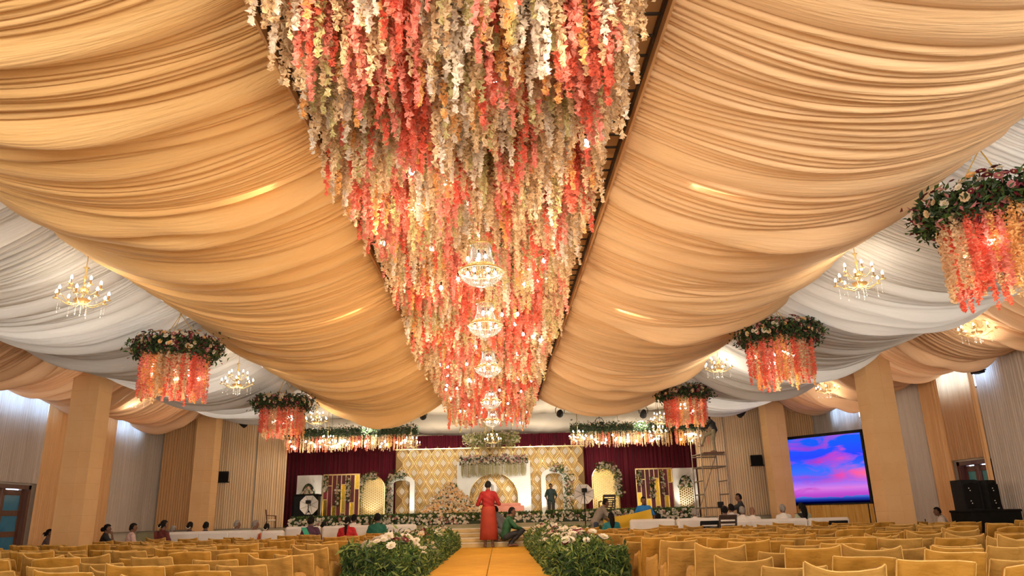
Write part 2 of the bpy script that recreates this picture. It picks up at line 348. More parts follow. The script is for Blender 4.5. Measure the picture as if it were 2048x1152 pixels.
# ------------------------------------------------------------------ stage, steps, runway
ST = .97; SY0 = 24.0; RW = .37; RY0, RY1 = 6.0, 21.9; RX0, RX1 = AX-.935, AX+.935
t = thing('stage_platform', 'wide carpeted stage platform across the end of the hall', 'stage', (AX, SY0, 0))
MB().box(-7.3, 7.3, 0, 12.2, ST-.06, ST).build('deck', M['stagetop'], t)
MB().box(-7.3, 7.3, .02, .08, 0, ST-.06).build('front_skirt', M['stagef'], t)
for xq in (-7.3, 7.25): MB().box(xq, xq+.05, .08, 12.2, 0, ST-.06).build('side_skirt', M['stagef'], t)
for nm, xa, xb in (('left', XL+.02, AX-7.31), ('right', AX+7.31, XR-.02)):
    t = thing('side_platform', f'low olive ledge along the front wall {nm} of the stage', 'platform', ((xa+xb)/2, 26.15, 0))
    h = (xb-xa)/2
    MB().box(-h, h, 0, .9, ST-.05, ST).build('deck', M['stagetop'], t); MB().box(-h, h, .02, .07, 0, ST-.05).build('front_skirt', M['stagef'], t)
t = thing('stage_steps', 'broad pale cloth covered steps from runway up to the stage', 'steps', (AX, RY1, 0))
for i in range(4):
    z = RW+(ST-RW)*(i+1)/5; y = .02+.5*i
    MB().bbox(-1.5, 1.5, y, 2.08, z-(ST-RW)/5 if i else 0, z, .015).build('step', M['step'], t)
    MB().box(-1.5, 1.5, y-.012, y+.05, z-.018, z+.006).build('nosing', M['white'], t)
t = thing('runway', 'raised runway covered in golden yellow carpet between the chairs', 'runway', (AX, RY0, 0))
for i, (a, b) in enumerate(((0, 4), (4, 8), (8, 12), (12, RY1-RY0))):
    MB().bbox(-.935, 0-.004, a+.004, b-.004, RW-.06, RW, .01).build('carpet_panel', M['runway'], t)
    MB().bbox(.004, .935, a+.004, b-.004, RW-.06, RW, .01).build('carpet_panel', M['runway'], t)
MB().box(-.93, .93, .01, RY1-RY0-.01, 0, RW-.055).build('runway_base', M['runway'], t)

# ------------------------------------------------------------------ columns
for (x, y, lb) in [(AX-9.47, 18.05, 'tall peach cloth column near the left door'), (AX+9.4, 18.05, 'tall peach cloth column right of the video screen'),
                   (AX-9.5, 25.75, 'slim peach cloth column at the front left wall'), (AX+9.45, 25.3, 'peach cloth column at the left edge of the video screen')]:
    t = thing('column', lb, 'column', (x, y, 0)); h = .31
    me = MB(); n = 14
    for i in range(n):                      # cloth tube with faint rings where the cloth is tied
        z0, z1 = 4.9*i/n, 4.9*(i+1)/n; me.bbox(-h, h, -h, h, z0, z1, .004)
    me = MB()
    prof = []
    for i in range(n+1):
        z = 4.9*i/n; prof.append((z, h)); 
    ring = lambda s, z: [(-s, -s, z), (0, -s*1.01, z), (s, -s, z), (s*1.01, 0, z), (s, s, z), (0, s*1.01, z), (-s, s, z), (-s*1.01, 0, z)]
    vs = []; zz = []
    for i in range(n+1):
        z = 4.95*i/n; zz += [(z-.012, h), (z, h*.985), (z+.012, h)]
    zz = [(max(0, z), s) for z, s in zz]
    for z, s in zz: vs += ring(s, z)
    fs = [(i*8+j, i*8+(j+1) % 8, (i+1)*8+(j+1) % 8, (i+1)*8+j) for i in range(len(zz)-1) for j in range(8)]
    MB().add(vs, fs).build('cloth_sleeve', M['colcloth'], t)
    MB().box(-.22, .22, -.22, .22, 0, 5.6).build('pillar_core', M['plaster'], t)
    MB().box(-h-.004, -h+.03, -h-.006, -h, 0, 4.9).box(.04, .07, -h-.012, -h-.002, 0, 4.9).build('sewn_seam', M['colcloth'], t)

# ------------------------------------------------------------------ swagged ceiling fabric
def drape(name, label, m, x0, z0, x1, z1, ya, yb, sag, seed, cat='ceiling drape', nx=30, amp=1.4):
    r = np.random.default_rng(seed); e = [ya]; wide = []
    while e[-1] < yb:                                # smooth wide swags alternate with runs of tight gathers
        if r.random() < .42: e.append(e[-1]+r.uniform(.16, .52)); wide.append(1)
        else:
            for _ in range(r.integers(3, 9)): e.append(e[-1]+r.uniform(.03, .10)); wide.append(0)
    e = np.array(e); n = len(e)-1; w_ = np.diff(e)
    U = []; PR = []; CI = []
    for i in range(n):
        wd = w_[i]; k = int(np.clip(wd/.035, 4, 14)); u = np.linspace(0, 1, k+1)[:-1]; g = .010/wd
        u = np.unique(np.r_[u[1:], 0, min(.2, g), 1-min(.2, g)]); pk = r.uniform(.9, 1.8)
        bulge = np.sin(np.pi*u**pk)**.8*wd*(.20 if wide[i] else .42)*r.uniform(.6, 1.3)
        U.append(e[i]+u*wd); PR.append(-bulge+np.where(u == 0, min(.10, .04+.24*wd)*r.uniform(.5, 1.3), 0)); CI.append(np.full(len(u), i))
    s = np.concatenate(U); pr = np.concatenate(PR); ci = np.concatenate(CI); N = len(s)
    sgv = r.uniform(-.05, .06, n+2); T = np.linspace(0, 1, nx); V = np.zeros((N, nx, 3)); f = (s-e[ci])/w_[ci]; sv = sgv[ci]*(1-f)+sgv[ci+1]*f
    for j, tt in enumerate(T):
        base = 4*tt*(1-tt); env = .45+.55*base**.7
        V[:, j, 0] = x0+(x1-x0)*tt+(.02*noise1(s, seed+6, .3) if j in (0, nx-1) else 0)
        V[:, j, 1] = s+.16*noise1(s+tt*.9, seed+2, .9)*base
        V[:, j, 2] = z0+(z1-z0)*tt-sag*base*(1+sv+.05*noise1(s, seed+4, 2.2))+amp*(1+1.25*(s-ya)/22)*env*pr*(1+.35*noise1(s*3+tt*4, seed+5, 1))
    return tag(link(name, np_mesh(name, V, grid_faces(N, nx), smooth=True), m), label, cat)
ZB = 4.87; B1, B2, B3 = 1.58, 5.48, 9.42; YA, YB = 2.2, 24.6
drape('ceiling_drape', 'golden peach swagged ceiling fabric left of the hanging flower canopy', M['peach'], AX-B1, ZB+.03, AX-B2, ZB, YA, YB, .53, 21)
drape('ceiling_drape', 'peach swagged ceiling fabric right of the hanging flower canopy, paler light painted in', M['peach_r'], AX+B1, ZB+.03, AX+B2, ZB, YA, YB, .53, 22)
drape('ceiling_drape', 'ivory white swagged ceiling fabric on the left side of the hall', M['ivory'], AX-B2, ZB+.03, AX-B3, ZB-.03, YA+2, YB+.3, .53, 23)
drape('ceiling_drape', 'ivory white swagged ceiling fabric on the right side of the hall', M['ivory'], AX+B2, ZB+.03, AX+B3, ZB-.03, YA+2, YB+.3, .53, 24)
drape('ceiling_drape', 'outer peach ceiling fabric hanging down to the left wall', M['peach_o'], AX-B3, ZB-.05, XL+.1, ZB-.35, YA+4, YB+.4, .36, 25)
drape('ceiling_drape', 'outer peach ceiling fabric hanging down to the right wall', M['peach_o'], AX+B3, ZB-.05, XR-.1, ZB-.35, YA+4, YB+.4, .36, 26)
# timber beams that carry the cloth
for nm, xx in (('left of the flower canopy', AX-B1), ('right of the flower canopy', AX+B1), ('between peach and ivory cloth on the left', AX-B2), ('between peach and ivory cloth on the right', AX+B2), ('over the left columns', AX-B3), ('over the right columns', AX+B3)):
    tag(MB().bbox(-.05, .05, YA, YB+.6, ZB+.06, ZB+.2, .01).build('ceiling_beam', M['wood'], loc=(xx, 0, 0)), 'thin dark ceiling beam '+nm, 'beam')
# stage ceiling cloth: cream, nearly flat, fine pleats running towards the stage
def flat_cloth(name, label, x0, x1, y0, z0, y1, z1, seed, m, cat):
    xs = np.arange(x0, x1, .05); n = len(xs); ny = 12; V = np.zeros((n, ny, 3))
    for j in range(ny):
        tt = j/(ny-1); V[:, j, 0] = xs; V[:, j, 1] = y0+(y1-y0)*tt
        V[:, j, 2] = z0+(z1-z0)*tt-.12*4*tt*(1-tt)+.03*noise1(xs, seed, .22)+.05*noise1(xs+tt*1.5, seed+1, 1.6)
    return tag(link(name, np_mesh(name, V, grid_faces(n, ny), smooth=True), m), label, cat)
flat_cloth('stage_ceiling_cloth', 'cream pleated ceiling cloth in front of the stage', XL+.1, XR-.1, 24.4, 5.05, 29.2, 4.95, 31, M['ivory'], 'ceiling drape')
flat_cloth('stage_ceiling_cloth', 'cream ceiling cloth above the back of the stage', SX0-2, SX1+2, 29.1, 4.93, 35.6, 4.86, 33, M['ivory'], 'ceiling drape')

# ------------------------------------------------------------------ wall curtains
def curtain(label, m, p0, p1, z0, z1, seed, name='wall_curtain', cat='curtain', per=.078, depth=.024, gather=0):
    p0 = Vector((*p0, 0)); p1 = Vector((*p1, 0)); d = p1-p0; L = d.length; d.normalize(); nrm = Vector((-d.y, d.x, 0))
    n = max(8, int(L/.014)); u = np.linspace(0, L, n); nz = 9; V = np.zeros((n, nz, 3))
    for j in range(nz):
        tt = j/(nz-1); z = z0+(z1-z0)*tt
        off = depth*np.sin(2*np.pi*(u/per+.5*noise1(u, seed, .5)))*(.75+.4*noise1(u, seed+1, .35)) + .05*noise1(u+.1*tt, seed+2, .9) + .015*noise1(u+.05*tt, seed+3, .06)
        V[:, j, 0] = p0.x+d.x*u+nrm.x*off; V[:, j, 1] = p0.y+d.y*u+nrm.y*off; V[:, j, 2] = z
    return tag(link(name, np_mesh(name, V, grid_faces(n, nz), smooth=True), m), label, cat)
xl, xr = XL+.16, XR-.16
curtain('pale grey sheer curtain at the far left edge before the door', M['cur_grey'], (xl, 12), (xl, 17.95), .02, 4.9, 41)
curtain('pale grey curtain hanging above the left wooden door', M['cur_grey'], (xl, 17.95), (xl, 20.0), 2.26, 4.9, 42)
curtain('peach curtain beside the left door, behind the big column', M['cur_peach'], (xl, 20.02), (xl, 23.7), .02, 4.9, 43)
curtain('pale grey curtain in the far left corner', M['cur_grey'], (xl, 23.72), (xl, FW-.12), ST+.02, 4.9, 44)
curtain('grey sheer curtain at the far right edge of the hall', M['cur_grey'], (xr, 17.6), (xr, 11), .02, 4.9, 45)
curtain('peach curtain strip between right door and grey sheer', M['cur_peach'], (xr, 17.78), (xr, 17.62), .02, 4.9, 46)
curtain('peach curtain hanging above the right doorway', M['sheer'], (xr, 19.12), (xr, 17.8), 2.24, 4.9, 47)
curtain('narrow peach curtain left of the right doorway', M['cur_peach'], (xr, 20.06), (xr, 19.14), .02, 4.9, 48)
curtain('mauve grey curtain between right doorway and big column', M['cur_grey'], (xr, 23.6), (xr, 20.08), .02, 4.9, 49)
curtain('pale grey curtain on the right wall above the screen', M['cur_grey'], (xr, FW-.12), (xr, 23.62), ST+.02, 4.9, 50)
fy = FW-.12
curtain('peach curtain on the front wall at the left corner', M['cur_peach'], (XL+.2, fy), (AX-9.75, fy), ST+.02, 5.0, 51)
curtain('cream curtain on the front wall around the left wall speaker', M['cur_cream'], (AX-9.73, fy), (AX-8.3, fy), ST+.02, 5.0, 52)
curtain('cream curtain on the front wall left of the stage opening', M['cur_cream'], (AX-8.28, fy), (SX0+.08, fy), ST+.02, 5.0, 53)
curtain('cream curtain on the front wall right of the stage opening', M['cur_cream'], (SX1-.08, fy), (AX+8.3, fy), ST+.02, 5.0, 54)
curtain('cream curtain on the front wall around the right wall speaker', M['cur_cream'], (AX+8.32, fy), (AX+9.7, fy), ST+.02, 5.0, 55)
curtain('peach curtain on the front wall at the right corner above the screen', M['cur_peach'], (AX+9.72, fy), (XR-.2, fy), ST+.02, 5.0, 56)
# maroon stage curtains
by = 35.6
for i, (a, b, lb) in enumerate([(-10.6, -4.6, 'deep maroon stage curtain on the left of the gold wall'), (-4.6, 4.2, 'deep maroon stage curtain behind the gold patterned wall'), (4.2, 10.2, 'deep maroon stage curtain on the right of the gold wall')]):
    curtain(lb, M['maroon'], (a, by), (b, by), ST+.02, 4.84, 61+i, 'stage_curtain', 'curtain', per=.2, depth=.06)
curtain('tall maroon side curtain inside the left stage opening', M['maroon'], (SX0-2.9, by-.2), (SX0-.3, FW+.3), ST+.02, 4.86, 65, 'stage_curtain', per=.2, depth=.06)
curtain('tall maroon side curtain inside the right stage opening', M['maroon'], (SX1+.3, FW+.3), (SX1+2.6, by-.2), ST+.02, 4.86, 66, 'stage_curtain', per=.2, depth=.06)

# ================================================================== petals, strands, leaves
def quads(C, size, r, elong=1.5, flat=None):      # a small bent petal (two triangles pairs) at every centre
    n = len(C); d = r.normal(size=(n, 3)); d /= np.linalg.norm(d, axis=1)[:, None]
    if flat is not None: d = d*(1-flat)+np.array([0, 0, 1])*flat; d /= np.linalg.norm(d, axis=1)[:, None]
    a = r.normal(size=(n, 3)); a -= d*(a*d).sum(1)[:, None]; a /= np.linalg.norm(a, axis=1)[:, None]; b = np.cross(d, a)
    s = np.asarray(size).reshape(-1, 1)*(.7+.6*r.random((n, 1)))
    a = a*s*.5*elong; b = b*s*.5; dd = d*s*.18
    V = np.stack([C-a-dd, C-b+dd, C+a-dd, C+b+dd], 1); return V.reshape(-1, 3), np.arange(n*4).reshape(n, 4)
def strand_arr(L, nb, rad, size, seed):
    r = np.random.default_rng(seed); k = nb*3; t = np.sort(r.random(k)); z = -L*t
    rr = rad*np.clip(np.minimum(1, (1-t)*4+.25), .2, 1)*np.sqrt(r.random(k)); a = r.random(k)*2*np.pi
    return quads(np.stack([rr*np.cos(a), rr*np.sin(a), z], 1), size, r)
def joined(arrs, pos, var, mi, name, mats, parent, scale=None):
    VS, FS, MS, o = [], [], [], 0
    for v in range(len(arrs)):
        sel = np.where(var == v)[0]
        if not len(sel): continue
        V, F = arrs[v]; sc_ = np.ones((len(sel), 1, 1)) if scale is None else scale[sel].reshape(-1, 1, 1)*np.array([1, 1, 1.0])
        vv = (V[None]*(np.array([1, 1, 0])+np.array([0, 0, 1])*sc_)+pos[sel][:, None]).reshape(-1, 3)
        ff = (F[None]+(np.arange(len(sel))*len(V))[:, None, None]+o).reshape(-1, F.shape[1]); o += len(vv)
        VS.append(vv); FS.append(ff); MS.append(np.repeat(mi[sel], len(F)))
    me = np_mesh(name, np.concatenate(VS), np.concatenate(FS), np.concatenate(MS))
    ob = link(name, me, mats, parent); ob['kind'] = 'stuff'; return ob
def leaf_cloud(name, C, size, mats, parent, seed, weights=None, elong=2.6, flat=None):
    r = np.random.default_rng(seed); V, F = quads(C, size, r, elong, flat); mi = r.choice(len(mats), len(C), p=weights)
    o = link(name, np_mesh(name, V, F, mi), mats, parent); o['kind'] = 'stuff'; return o
def flower_mesh(name, m, rad, petals=9, rings=2, centre=None, seed=0):
    r = random.Random(seed); mb = MB()
    for k in range(rings):
        n = petals-2*k; R1 = rad*(1-.38*k); tilt = .25+.55*k
        for i in range(n):
            a = 2*math.pi*(i+.5*k+.2*r.random())/n; ca, sa = math.cos(a), math.sin(a); wv = R1*math.sin(math.pi/n)*1.15
            p = lambda d, s, z: (d*ca-s*sa, d*sa+s*ca, z)
            mb.add([p(rad*.1, -wv*.3, .0), p(R1*.7, -wv, R1*tilt*.55), p(R1, 0, R1*tilt*.8), p(R1*.7, wv, R1*tilt*.55), p(rad*.1, wv*.3, 0)], [(0, 1, 2, 3, 4)])
    mats = [m]
    if centre: mb.mat(1).ball((0, 0, rad*.15), rad*.28, rad*.28, rad*.2, 6, 4); mats.append(centre)
    me = mb.mesh(name)
    for q in mats: me.materials.append(q)
    return me
def put_flower(me, p, d, parent, s=1, name='flower'):
    o = link(name, me, parent=parent, loc=p); o.rotation_euler = Vector(d).to_track_quat('Z', 'X').to_euler(); o.scale = (s,)*3; return o
FL = {k: flower_mesh('flower_'+k, M[m], .05, 9, 2, M['olive'], 3) for k, m in (('white', 'pearl'), ('cream', 'cream'), ('maroon', 'maroonf'), ('mauve', 'mauve'), ('apricot', 'apricot'), ('pink', 'pink'))}
def bulb_mesh(name, r, m, socket=.05):
    mb = MB(); mb.lathe([(0, -r*1.25), (r*.6, -r*1.0), (r, -r*.2), (r*.85, r*.5), (r*.45, r*1.2)], 8)
    mb.mat(1).lathe([(r*.48, r*1.15), (r*.48, r*1.15+socket), (0, r*1.15+socket)], 8)
    me = mb.mesh(name, True); me.materials.append(m); me.materials.append(M['wire']); return me
BULB = bulb_mesh('canopy_bulb', .024, M['bulbw'])
SBULB = bulb_mesh('ring_bulb', .028, M['bulbw'], .03)

# ------------------------------------------------------------------ the flower canopy
PET = ['coral', 'pink', 'cream', 'pearl', 'olive', 'apricot']; PM = [M[k] for k in PET]
CY0, CY1 = 3.0, 24.75; ZT = 4.86
can = thing('flower_canopy', 'long hanging canopy of coral and cream flower strands over the runway', 'flower canopy', (AX, 0, ZT))
mb = MB(); x0 = B1-.05; xs_ = 1.15
for i in range(11): x = -x0+2*x0*i/10; mb.box(x-.012, x+.012, CY0, CY1, 0, .024)
for i in range(80): y = CY0+(CY1-CY0)*i/79; mb.box(-x0, x0, y-.01, y+.01, .02, .04)
mb.build('wire_grid', M['wire'], can)
MB().box(-x0, x0, CY0, CY1, .10, .12).build('backing_cloth', M['colcloth'], can)
for s in (-1, 1): MB().box(s*(B1-.03)-.012, s*(B1-.03)+.012, CY0, CY1, -.09, .10).build('edge_board', M['cur_peach'], can)
hi = [strand_arr(1.0, 56, .031, .029, 100+i) for i in range(10)]
lo = [strand_arr(1.0, 27, .042, .046, 130+i) for i in range(10)]
pos = []
y = CY0+.05
while y < CY1-.03:
    st = .085 if y < 7 else (.112 if y < 11 else (.14 if y < 16 else .16))
    nx = int(2*xs_/st)
    for i in range(nx+1): pos.append((-xs_+2*xs_*i/nx+rnd.uniform(-.04, .04), y+rnd.uniform(-.05, .05), 0))
    y += st
pos = np.array(pos)
# colour patches: coral, pink and cream columns gather in drifts
def n2(x, y, seed, s):
    r = np.random.default_rng(seed).uniform(-1, 1, (256, 256)); X, Y = x/s, y/s; i = np.floor(X).astype(int); j = np.floor(Y).astype(int); f = X-i; g = Y-j; f = f*f*(3-2*f); g = g*g*(3-2*g)
    return (r[i % 256, j % 256]*(1-f)+r[(i+1) % 256, j % 256]*f)*(1-g)+(r[i % 256, (j+1) % 256]*(1-f)+r[(i+1) % 256, (j+1) % 256]*f)*g
q = .75*n2(pos[:, 0]/.16, pos[:, 1]/1.1, 5, 1)+.35*n2(pos[:, 0], pos[:, 1], 6, .6)+.28*rng.normal(size=len(pos))+.018*(pos[:, 1]-12)
pick = np.where(q > .52, 0, np.where(q > .02, 1, np.where(q > -.5, 2, 3)))
alt = rng.random(len(pos)); pick = np.where((pick >= 2) & (alt < .16), 4, pick); pick = np.where((pick == 1) & (alt < .2), 0, pick); pick = np.where((alt > .93), 5, pick)
edge = np.abs(pos[:, 0]) > xs_-.16
pick = np.where(edge & (rng.random(len(pos)) < .55), 2, pick)
ln = .66+.14*n2(pos[:, 0], pos[:, 1], 9, .7)+.36*rng.random(len(pos)); ln = np.where(rng.random(len(pos)) < .03, ln*1.25, ln)
var = rng.integers(0, 10, len(pos))
vis = []
for i, p in enumerate(pos):
    a, b, d = proj((p[0]+AX, p[1], ZT-ln[i]*.8)); vis.append(d if (d > .5 and -40 < a < 2090 and b > -30) else 1e6+p[1])
order = np.argsort(vis); ind = order[:300]; rest = order[300:]
ME = {}
for i in ind:
    kk = (int(pick[i]), int(var[i]) % 4)
    if kk not in ME:
        V, F = hi[kk[1]]; me = np_mesh('strand', V, F); me.materials.append(PM[kk[0]]); ME[kk] = me
    o = link('flower_strand', ME[kk], parent=can, loc=pos[i]); o.scale = (1, 1, float(ln[i])); o.rotation_euler = (0, 0, rnd.random()*6.28)
near = rest[pos[rest, 1] < 11]; far = rest[pos[rest, 1] >= 11]
joined(hi, pos[near], var[near], pick[near], 'flower_strands_nearer', PM, can, ln[near])
joined(lo, pos[far], var[far], pick[far], 'flower_strands_farther', PM, can, ln[far])
# green sprigs that show between the strands
C = np.stack([rng.uniform(-xs_, xs_, 900), CY0+(CY1-CY0)*rng.random(900)**1.3, -.05-.45*rng.random(900)], 1)
leaf_cloud('green_sprigs', C, .07, [M['leafl'], M['leaf']], can, 8)
for i in range(80):
    yy = CY0+1.5+(CY1-CY0-2)*rnd.random()**.9; xx = rnd.uniform(-xs_+.1, xs_-.1)
    link('bulb', BULB, parent=can, loc=(xx, yy, -.55-.42*rnd.random()))
for yy in (3.6, 6.2, 9.0, 11.6, 14.6, 18.2, 22.2, 24.6):
    for s in (-1, 1): lamp('POINT', (AX+s*.75, yy, ZT-1.3), 14*LK, WARM, .1)

# ------------------------------------------------------------------ crystal basket chandeliers under the canopy
def bead_rows(mb, prof, n, step, r, twist=0):
    pts = []; 
    for (a, b) in zip(prof, prof[1:]):
        L = math.dist(a, b); k = max(1, int(L/step))
        for i in range(k): pts.append((a[0]+(b[0]-a[0])*i/k, a[1]+(b[1]-a[1])*i/k))
    for j in range(n):
        for i, (rr, z) in enumerate(pts):
            a = 2*math.pi*(j+twist*i)/n; mb.octa((rr*math.cos(a), rr*math.sin(a), z), r, r*1.25)
def basket():
    t = thing('crystal_chandelier', 'x', 'chandelier', (0, 0, 0))
    mb = MB(); bead_rows(mb, [(.14, .62), (.185, .70)], 22, .022, .012, .5); mb.tube([(.15*math.cos(a), .15*math.sin(a), .62) for a in [2*math.pi*i/24 for i in range(25)]], .01, 5, False); mb.build('gold_crown', M['crystalg'], t)
    mb = MB(); bead_rows(mb, [(.135, .61), (.15, .46), (.205, .30)], 30, .019, .0085); mb.build('neck_beads', M['crystal'], t)
    mb = MB(); bead_rows(mb, [(.19, .315), (.30, .235)], 30, .02, .012, .5); mb.build('shoulder_lattice', M['crystalg'], t)
    mb = MB().tube([(.31*math.cos(a), .31*math.sin(a), .225) for a in [2*math.pi*i/32 for i in range(33)]], .013, 6, False); mb.build('gold_rim', M['gold'], t)
    mb = MB(); bead_rows(mb, [(.31, .215), (.27, .13), (.18, .06), (.05, .01)], 36, .019, .0088); mb.build('bowl_beads', M['crystal'], t)
    MB().octa((0, 0, -.035), .025, .04).build('finial', M['crystal'], t)
    MB().tube([(0, 0, .66), (0, 0, 1.85)], .008, 6).build('chain', M['brass'], t)
    b = bulb_mesh('chandelier_bulb', .026, M['bulbw'], .05)
    for i in range(6): a = 2*math.pi*i/6; link('bulb', b, parent=t, loc=(.19*math.cos(a), .19*math.sin(a), .20))
    for i in range(3): a = 2*math.pi*i/3; link('bulb', b, parent=t, loc=(.06*math.cos(a), .06*math.sin(a), .45))
    return t
b0 = basket()
for i, (yy, zz, lb) in enumerate([(7.45, 3.47, 'largest looking basket crystal chandelier, nearest under the flower canopy'), (9.75, 3.47, 'second nearest basket crystal chandelier under the flower canopy'), (12.8, 3.47, 'third basket crystal chandelier, middle of the five under the canopy'),
                                  (16.8, 3.47, 'fourth basket crystal chandelier, second from the stage'), (20.4, 3.47, 'smallest looking basket crystal chandelier, closest to the stage')]):
    o = b0 if i == 0 else copy_tree(b0)
    o.location = (AX+.06, yy, zz); o.scale = (.75,)*3; o['label'] = lb; o['group'] = 'basket chandeliers under the flower canopy'
    lamp('POINT', (AX+.06, yy, zz-.95), 62*LK, WARM, .15)

# ------------------------------------------------------------------ branched candle chandeliers
def branched(s=1.0):
    t = thing('candle_chandelier', 'x', 'chandelier', (0, 0, 0))
    MB().tube([(0, 0, 0), (0, 0, 1.0)], .008, 6).build('chain', M['brass'], t, loc=(0, 0, .62))
    MB().lathe([(.0, .64), (.05, .63), (.02, .6), (.012, .5), (.03, .45), (.012, .4), (.014, .3), (.05, .26), (.06, .22), (.015, .16), (.02, .06)], 10).build('stem', M['crystalg'], t, smooth=True)
    MB().lathe([(.13, .06), (.135, .045), (.10, .0), (.05, -.025), (0, -.03)], 16).build('bowl', M['candle'], t, smooth=True)
    am = {}; 
    def arm_mesh(L, z0, z1):
        pts = [(L*u, 0, z0+(z1-z0)*u-.10*math.sin(math.pi*min(1, u*1.15))*(1-.2*u)) for u in [i/8 for i in range(9)]]
        mb = MB().tube(pts, .008, 5); mb.lathe([(.0, -.01), (.045, .0), (.05, .012), (.02, .005)], 8, (L, 0, z1)); 
        me = mb.mesh('arm', True); me.materials.append(M['crystalg']); return me
    A1 = arm_mesh(.40, .05, .06); A2 = arm_mesh(.25, .24, .27)
    cm = MB().lathe([(.014, 0), (.014, .09), (0, .09)], 7).mesh('candle'); cm.materials.append(M['candle'])
    bm = MB().lathe([(0, .085), (.014, .09), (.022, .115), (.014, .145), (0, .165)], 8).mesh('bulb', True); bm.materials.append(M['bulb'])
    dm = MB()
    for k in range(5): dm.octa((0, 0, -.035-.026*k), .007, .012)
    dm.octa((0, 0, -.19), .012, .024); dm = dm.mesh('drop'); dm.materials.append(M['crystal'])
    for n, ar, L, z, ph in ((8, A1, .40, .06, .2), (5, A2, .25, .27, .5)):
        for i in range(n):
            a = 2*math.pi*i/n+ph; o = link('arm', ar, parent=t, rot=(0, 0, a)); link('candle', cm, parent=o, loc=(L, 0, z)); link('bulb', bm, parent=o, loc=(L, 0, z)); link('crystal_drop', dm, parent=o, loc=(L*.9, 0, z-.04))
    for i in range(6): a = 2*math.pi*i/6; link('crystal_drop', dm, parent=t, loc=(.09*math.cos(a), .09*math.sin(a), -.0))
    return t
bc = branched(); first = [True]
def place_branched(x, y, z, lb, s=1.0, power=18, group='candle chandeliers', top=4.88):
    o = bc if first[0] else copy_tree(bc); first[0] = False
    o.location = (x, y, z); o.scale = (s,)*3; o['label'] = lb; o['group'] = group; [c for c in o.children if c.name.startswith('chain')][0].scale = (1, 1, (top-z)/s-.62); o.rotation_euler = (0, 0, rnd.random()*6)
    lamp('POINT', (x, y, z-.25*s), power*LK, CANDLE, .25)
def place_px(px, py, Y, lb, s): q = P(px, py, Y); place_branched(q.x, Y, q.z, lb, s)
place_px(163, 606, 9.9, 'branched gold candle chandelier nearest on the left, before ivory cloth', 0.8)
place_px(474, 773, 16.3, 'branched gold candle chandelier between the two left flower rings', 0.8)
place_px(632, 846, 23.3, 'branched gold candle chandelier just right of the farther left flower ring', 0.8)
place_px(1720, 572, 10.2, 'branched gold candle chandelier nearest on the right, before ivory cloth', 0.78)
place_px(1438, 741, 17.5, 'branched gold candle chandelier left of the middle right flower ring', 0.78)
place_px(1322, 846, 24.2, 'branched gold candle chandelier half hidden behind the far right flower ring', 0.78)
place_px(1955, 668, 14.2, 'branched gold candle chandelier under the outer peach cloth on the far right', 0.78)
place_px(1656, 784, 21.2, 'branched gold candle chandelier left of the big right column', 0.76)
place_px(268, 803, 21.0, 'branched gold candle chandelier right of the big left column', 0.76)

for yy in (3.4, -2.6):  # extra chandeliers out of view, added to light the cloth near the camera
    for s, nm in ((-1, 'left'), (1, 'right')): place_branched(AX+s*5.45, yy, 3.88, f'added unseen candle chandelier on the {nm} {"beside" if yy > 0 else "behind"} the viewer')
# ------------------------------------------------------------------ hanging flower rings
RL = [strand_arr(1.0, 44, .034, .034, 160+i) for i in range(6)]
def ring(x, y, ztop, rad, label, seed, hang=.62, ropez=4.87, nflow=170, nstr=115, ropx=None):
    t = thing('hanging_flower_ring', label, 'flower ring', (x, y, ztop), 0, 'flower rings hung from the ceiling'); r = np.random.default_rng(seed); rr = random.Random(seed)
    MB().tube([(rad*math.cos(a), rad*math.sin(a), -.18) for a in [2*math.pi*i/28 for i in range(29)]], .018, 6, False).build('ring_frame', M['wire'], t)
    for a in (.3, 2.4, 4.5): MB().tube([(rad*.9*math.cos(a), rad*.9*math.sin(a), -.15), (0, 0, ropez-ztop-.08)], .006, 5).build('rope', M['rope'], t)
    MB().tube([(0, 0, ropez-ztop-.1), (0, 0, ropez-ztop+.05)], .016, 6).build('hanger', M['rope'], t)
    n = 5600; a = r.random(n)*2*np.pi; q = rad+.12*r.normal(size=n); z = -.15+.085*r.normal(size=n)
    C = np.stack([q*np.cos(a), q*np.sin(a), z], 1)
    leaf_cloud('ring_foliage', C, .036, [M['leafd'], M['leaf'], M['mauve'], M['maroonf']], t, seed, [.62, .26, .06, .06])
    for i in range(nflow):
        al = rr.random()*6.283; el = rr.uniform(-.5, 1.4); d = Vector((math.cos(al)*math.cos(el), math.sin(al)*math.cos(el), math.sin(el)))
        p = Vector((rad*math.cos(al), rad*math.sin(al), -.13))+d*rr.uniform(.14, .24)
        put_flower(FL[rr.choice(['white', 'cream', 'cream', 'maroon', 'mauve', 'maroon', 'apricot', 'white'])], p, d+Vector((0, 0, .1)), t, rr.uniform(.6, 1.15))
    for i in range(nstr):
        al = 2*math.pi*(i+rr.random()*.7)/nstr; q = rad*rr.uniform(.6, 1.08); c = [0, 1, 5, 2, 0, 2][int(al*3.2+rr.random()*1.4) % 6]; v = rr.randrange(6)
        me = RM.get((c, v))
        if me is None: V, F = RL[v]; me = np_mesh('ring_strand', V, F); me.materials.append(PM[c]); RM[(c, v)] = me
        o = link('flower_strand', me, parent=t, loc=(q*math.cos(al), q*math.sin(al), -.22)); o.scale = (1, 1, hang*rr.uniform(.75, 1.12))
    for i in range(9):
        al = rr.random()*6.283; q = rad*rr.uniform(.3, .85); link('bulb', SBULB, parent=t, loc=(q*math.cos(al), q*math.sin(al), -.45-.3*rr.random()))
    lamp('POINT', (x, y, ztop-1.15), 10*LK, WARM, .1)
    return t
RM = {}
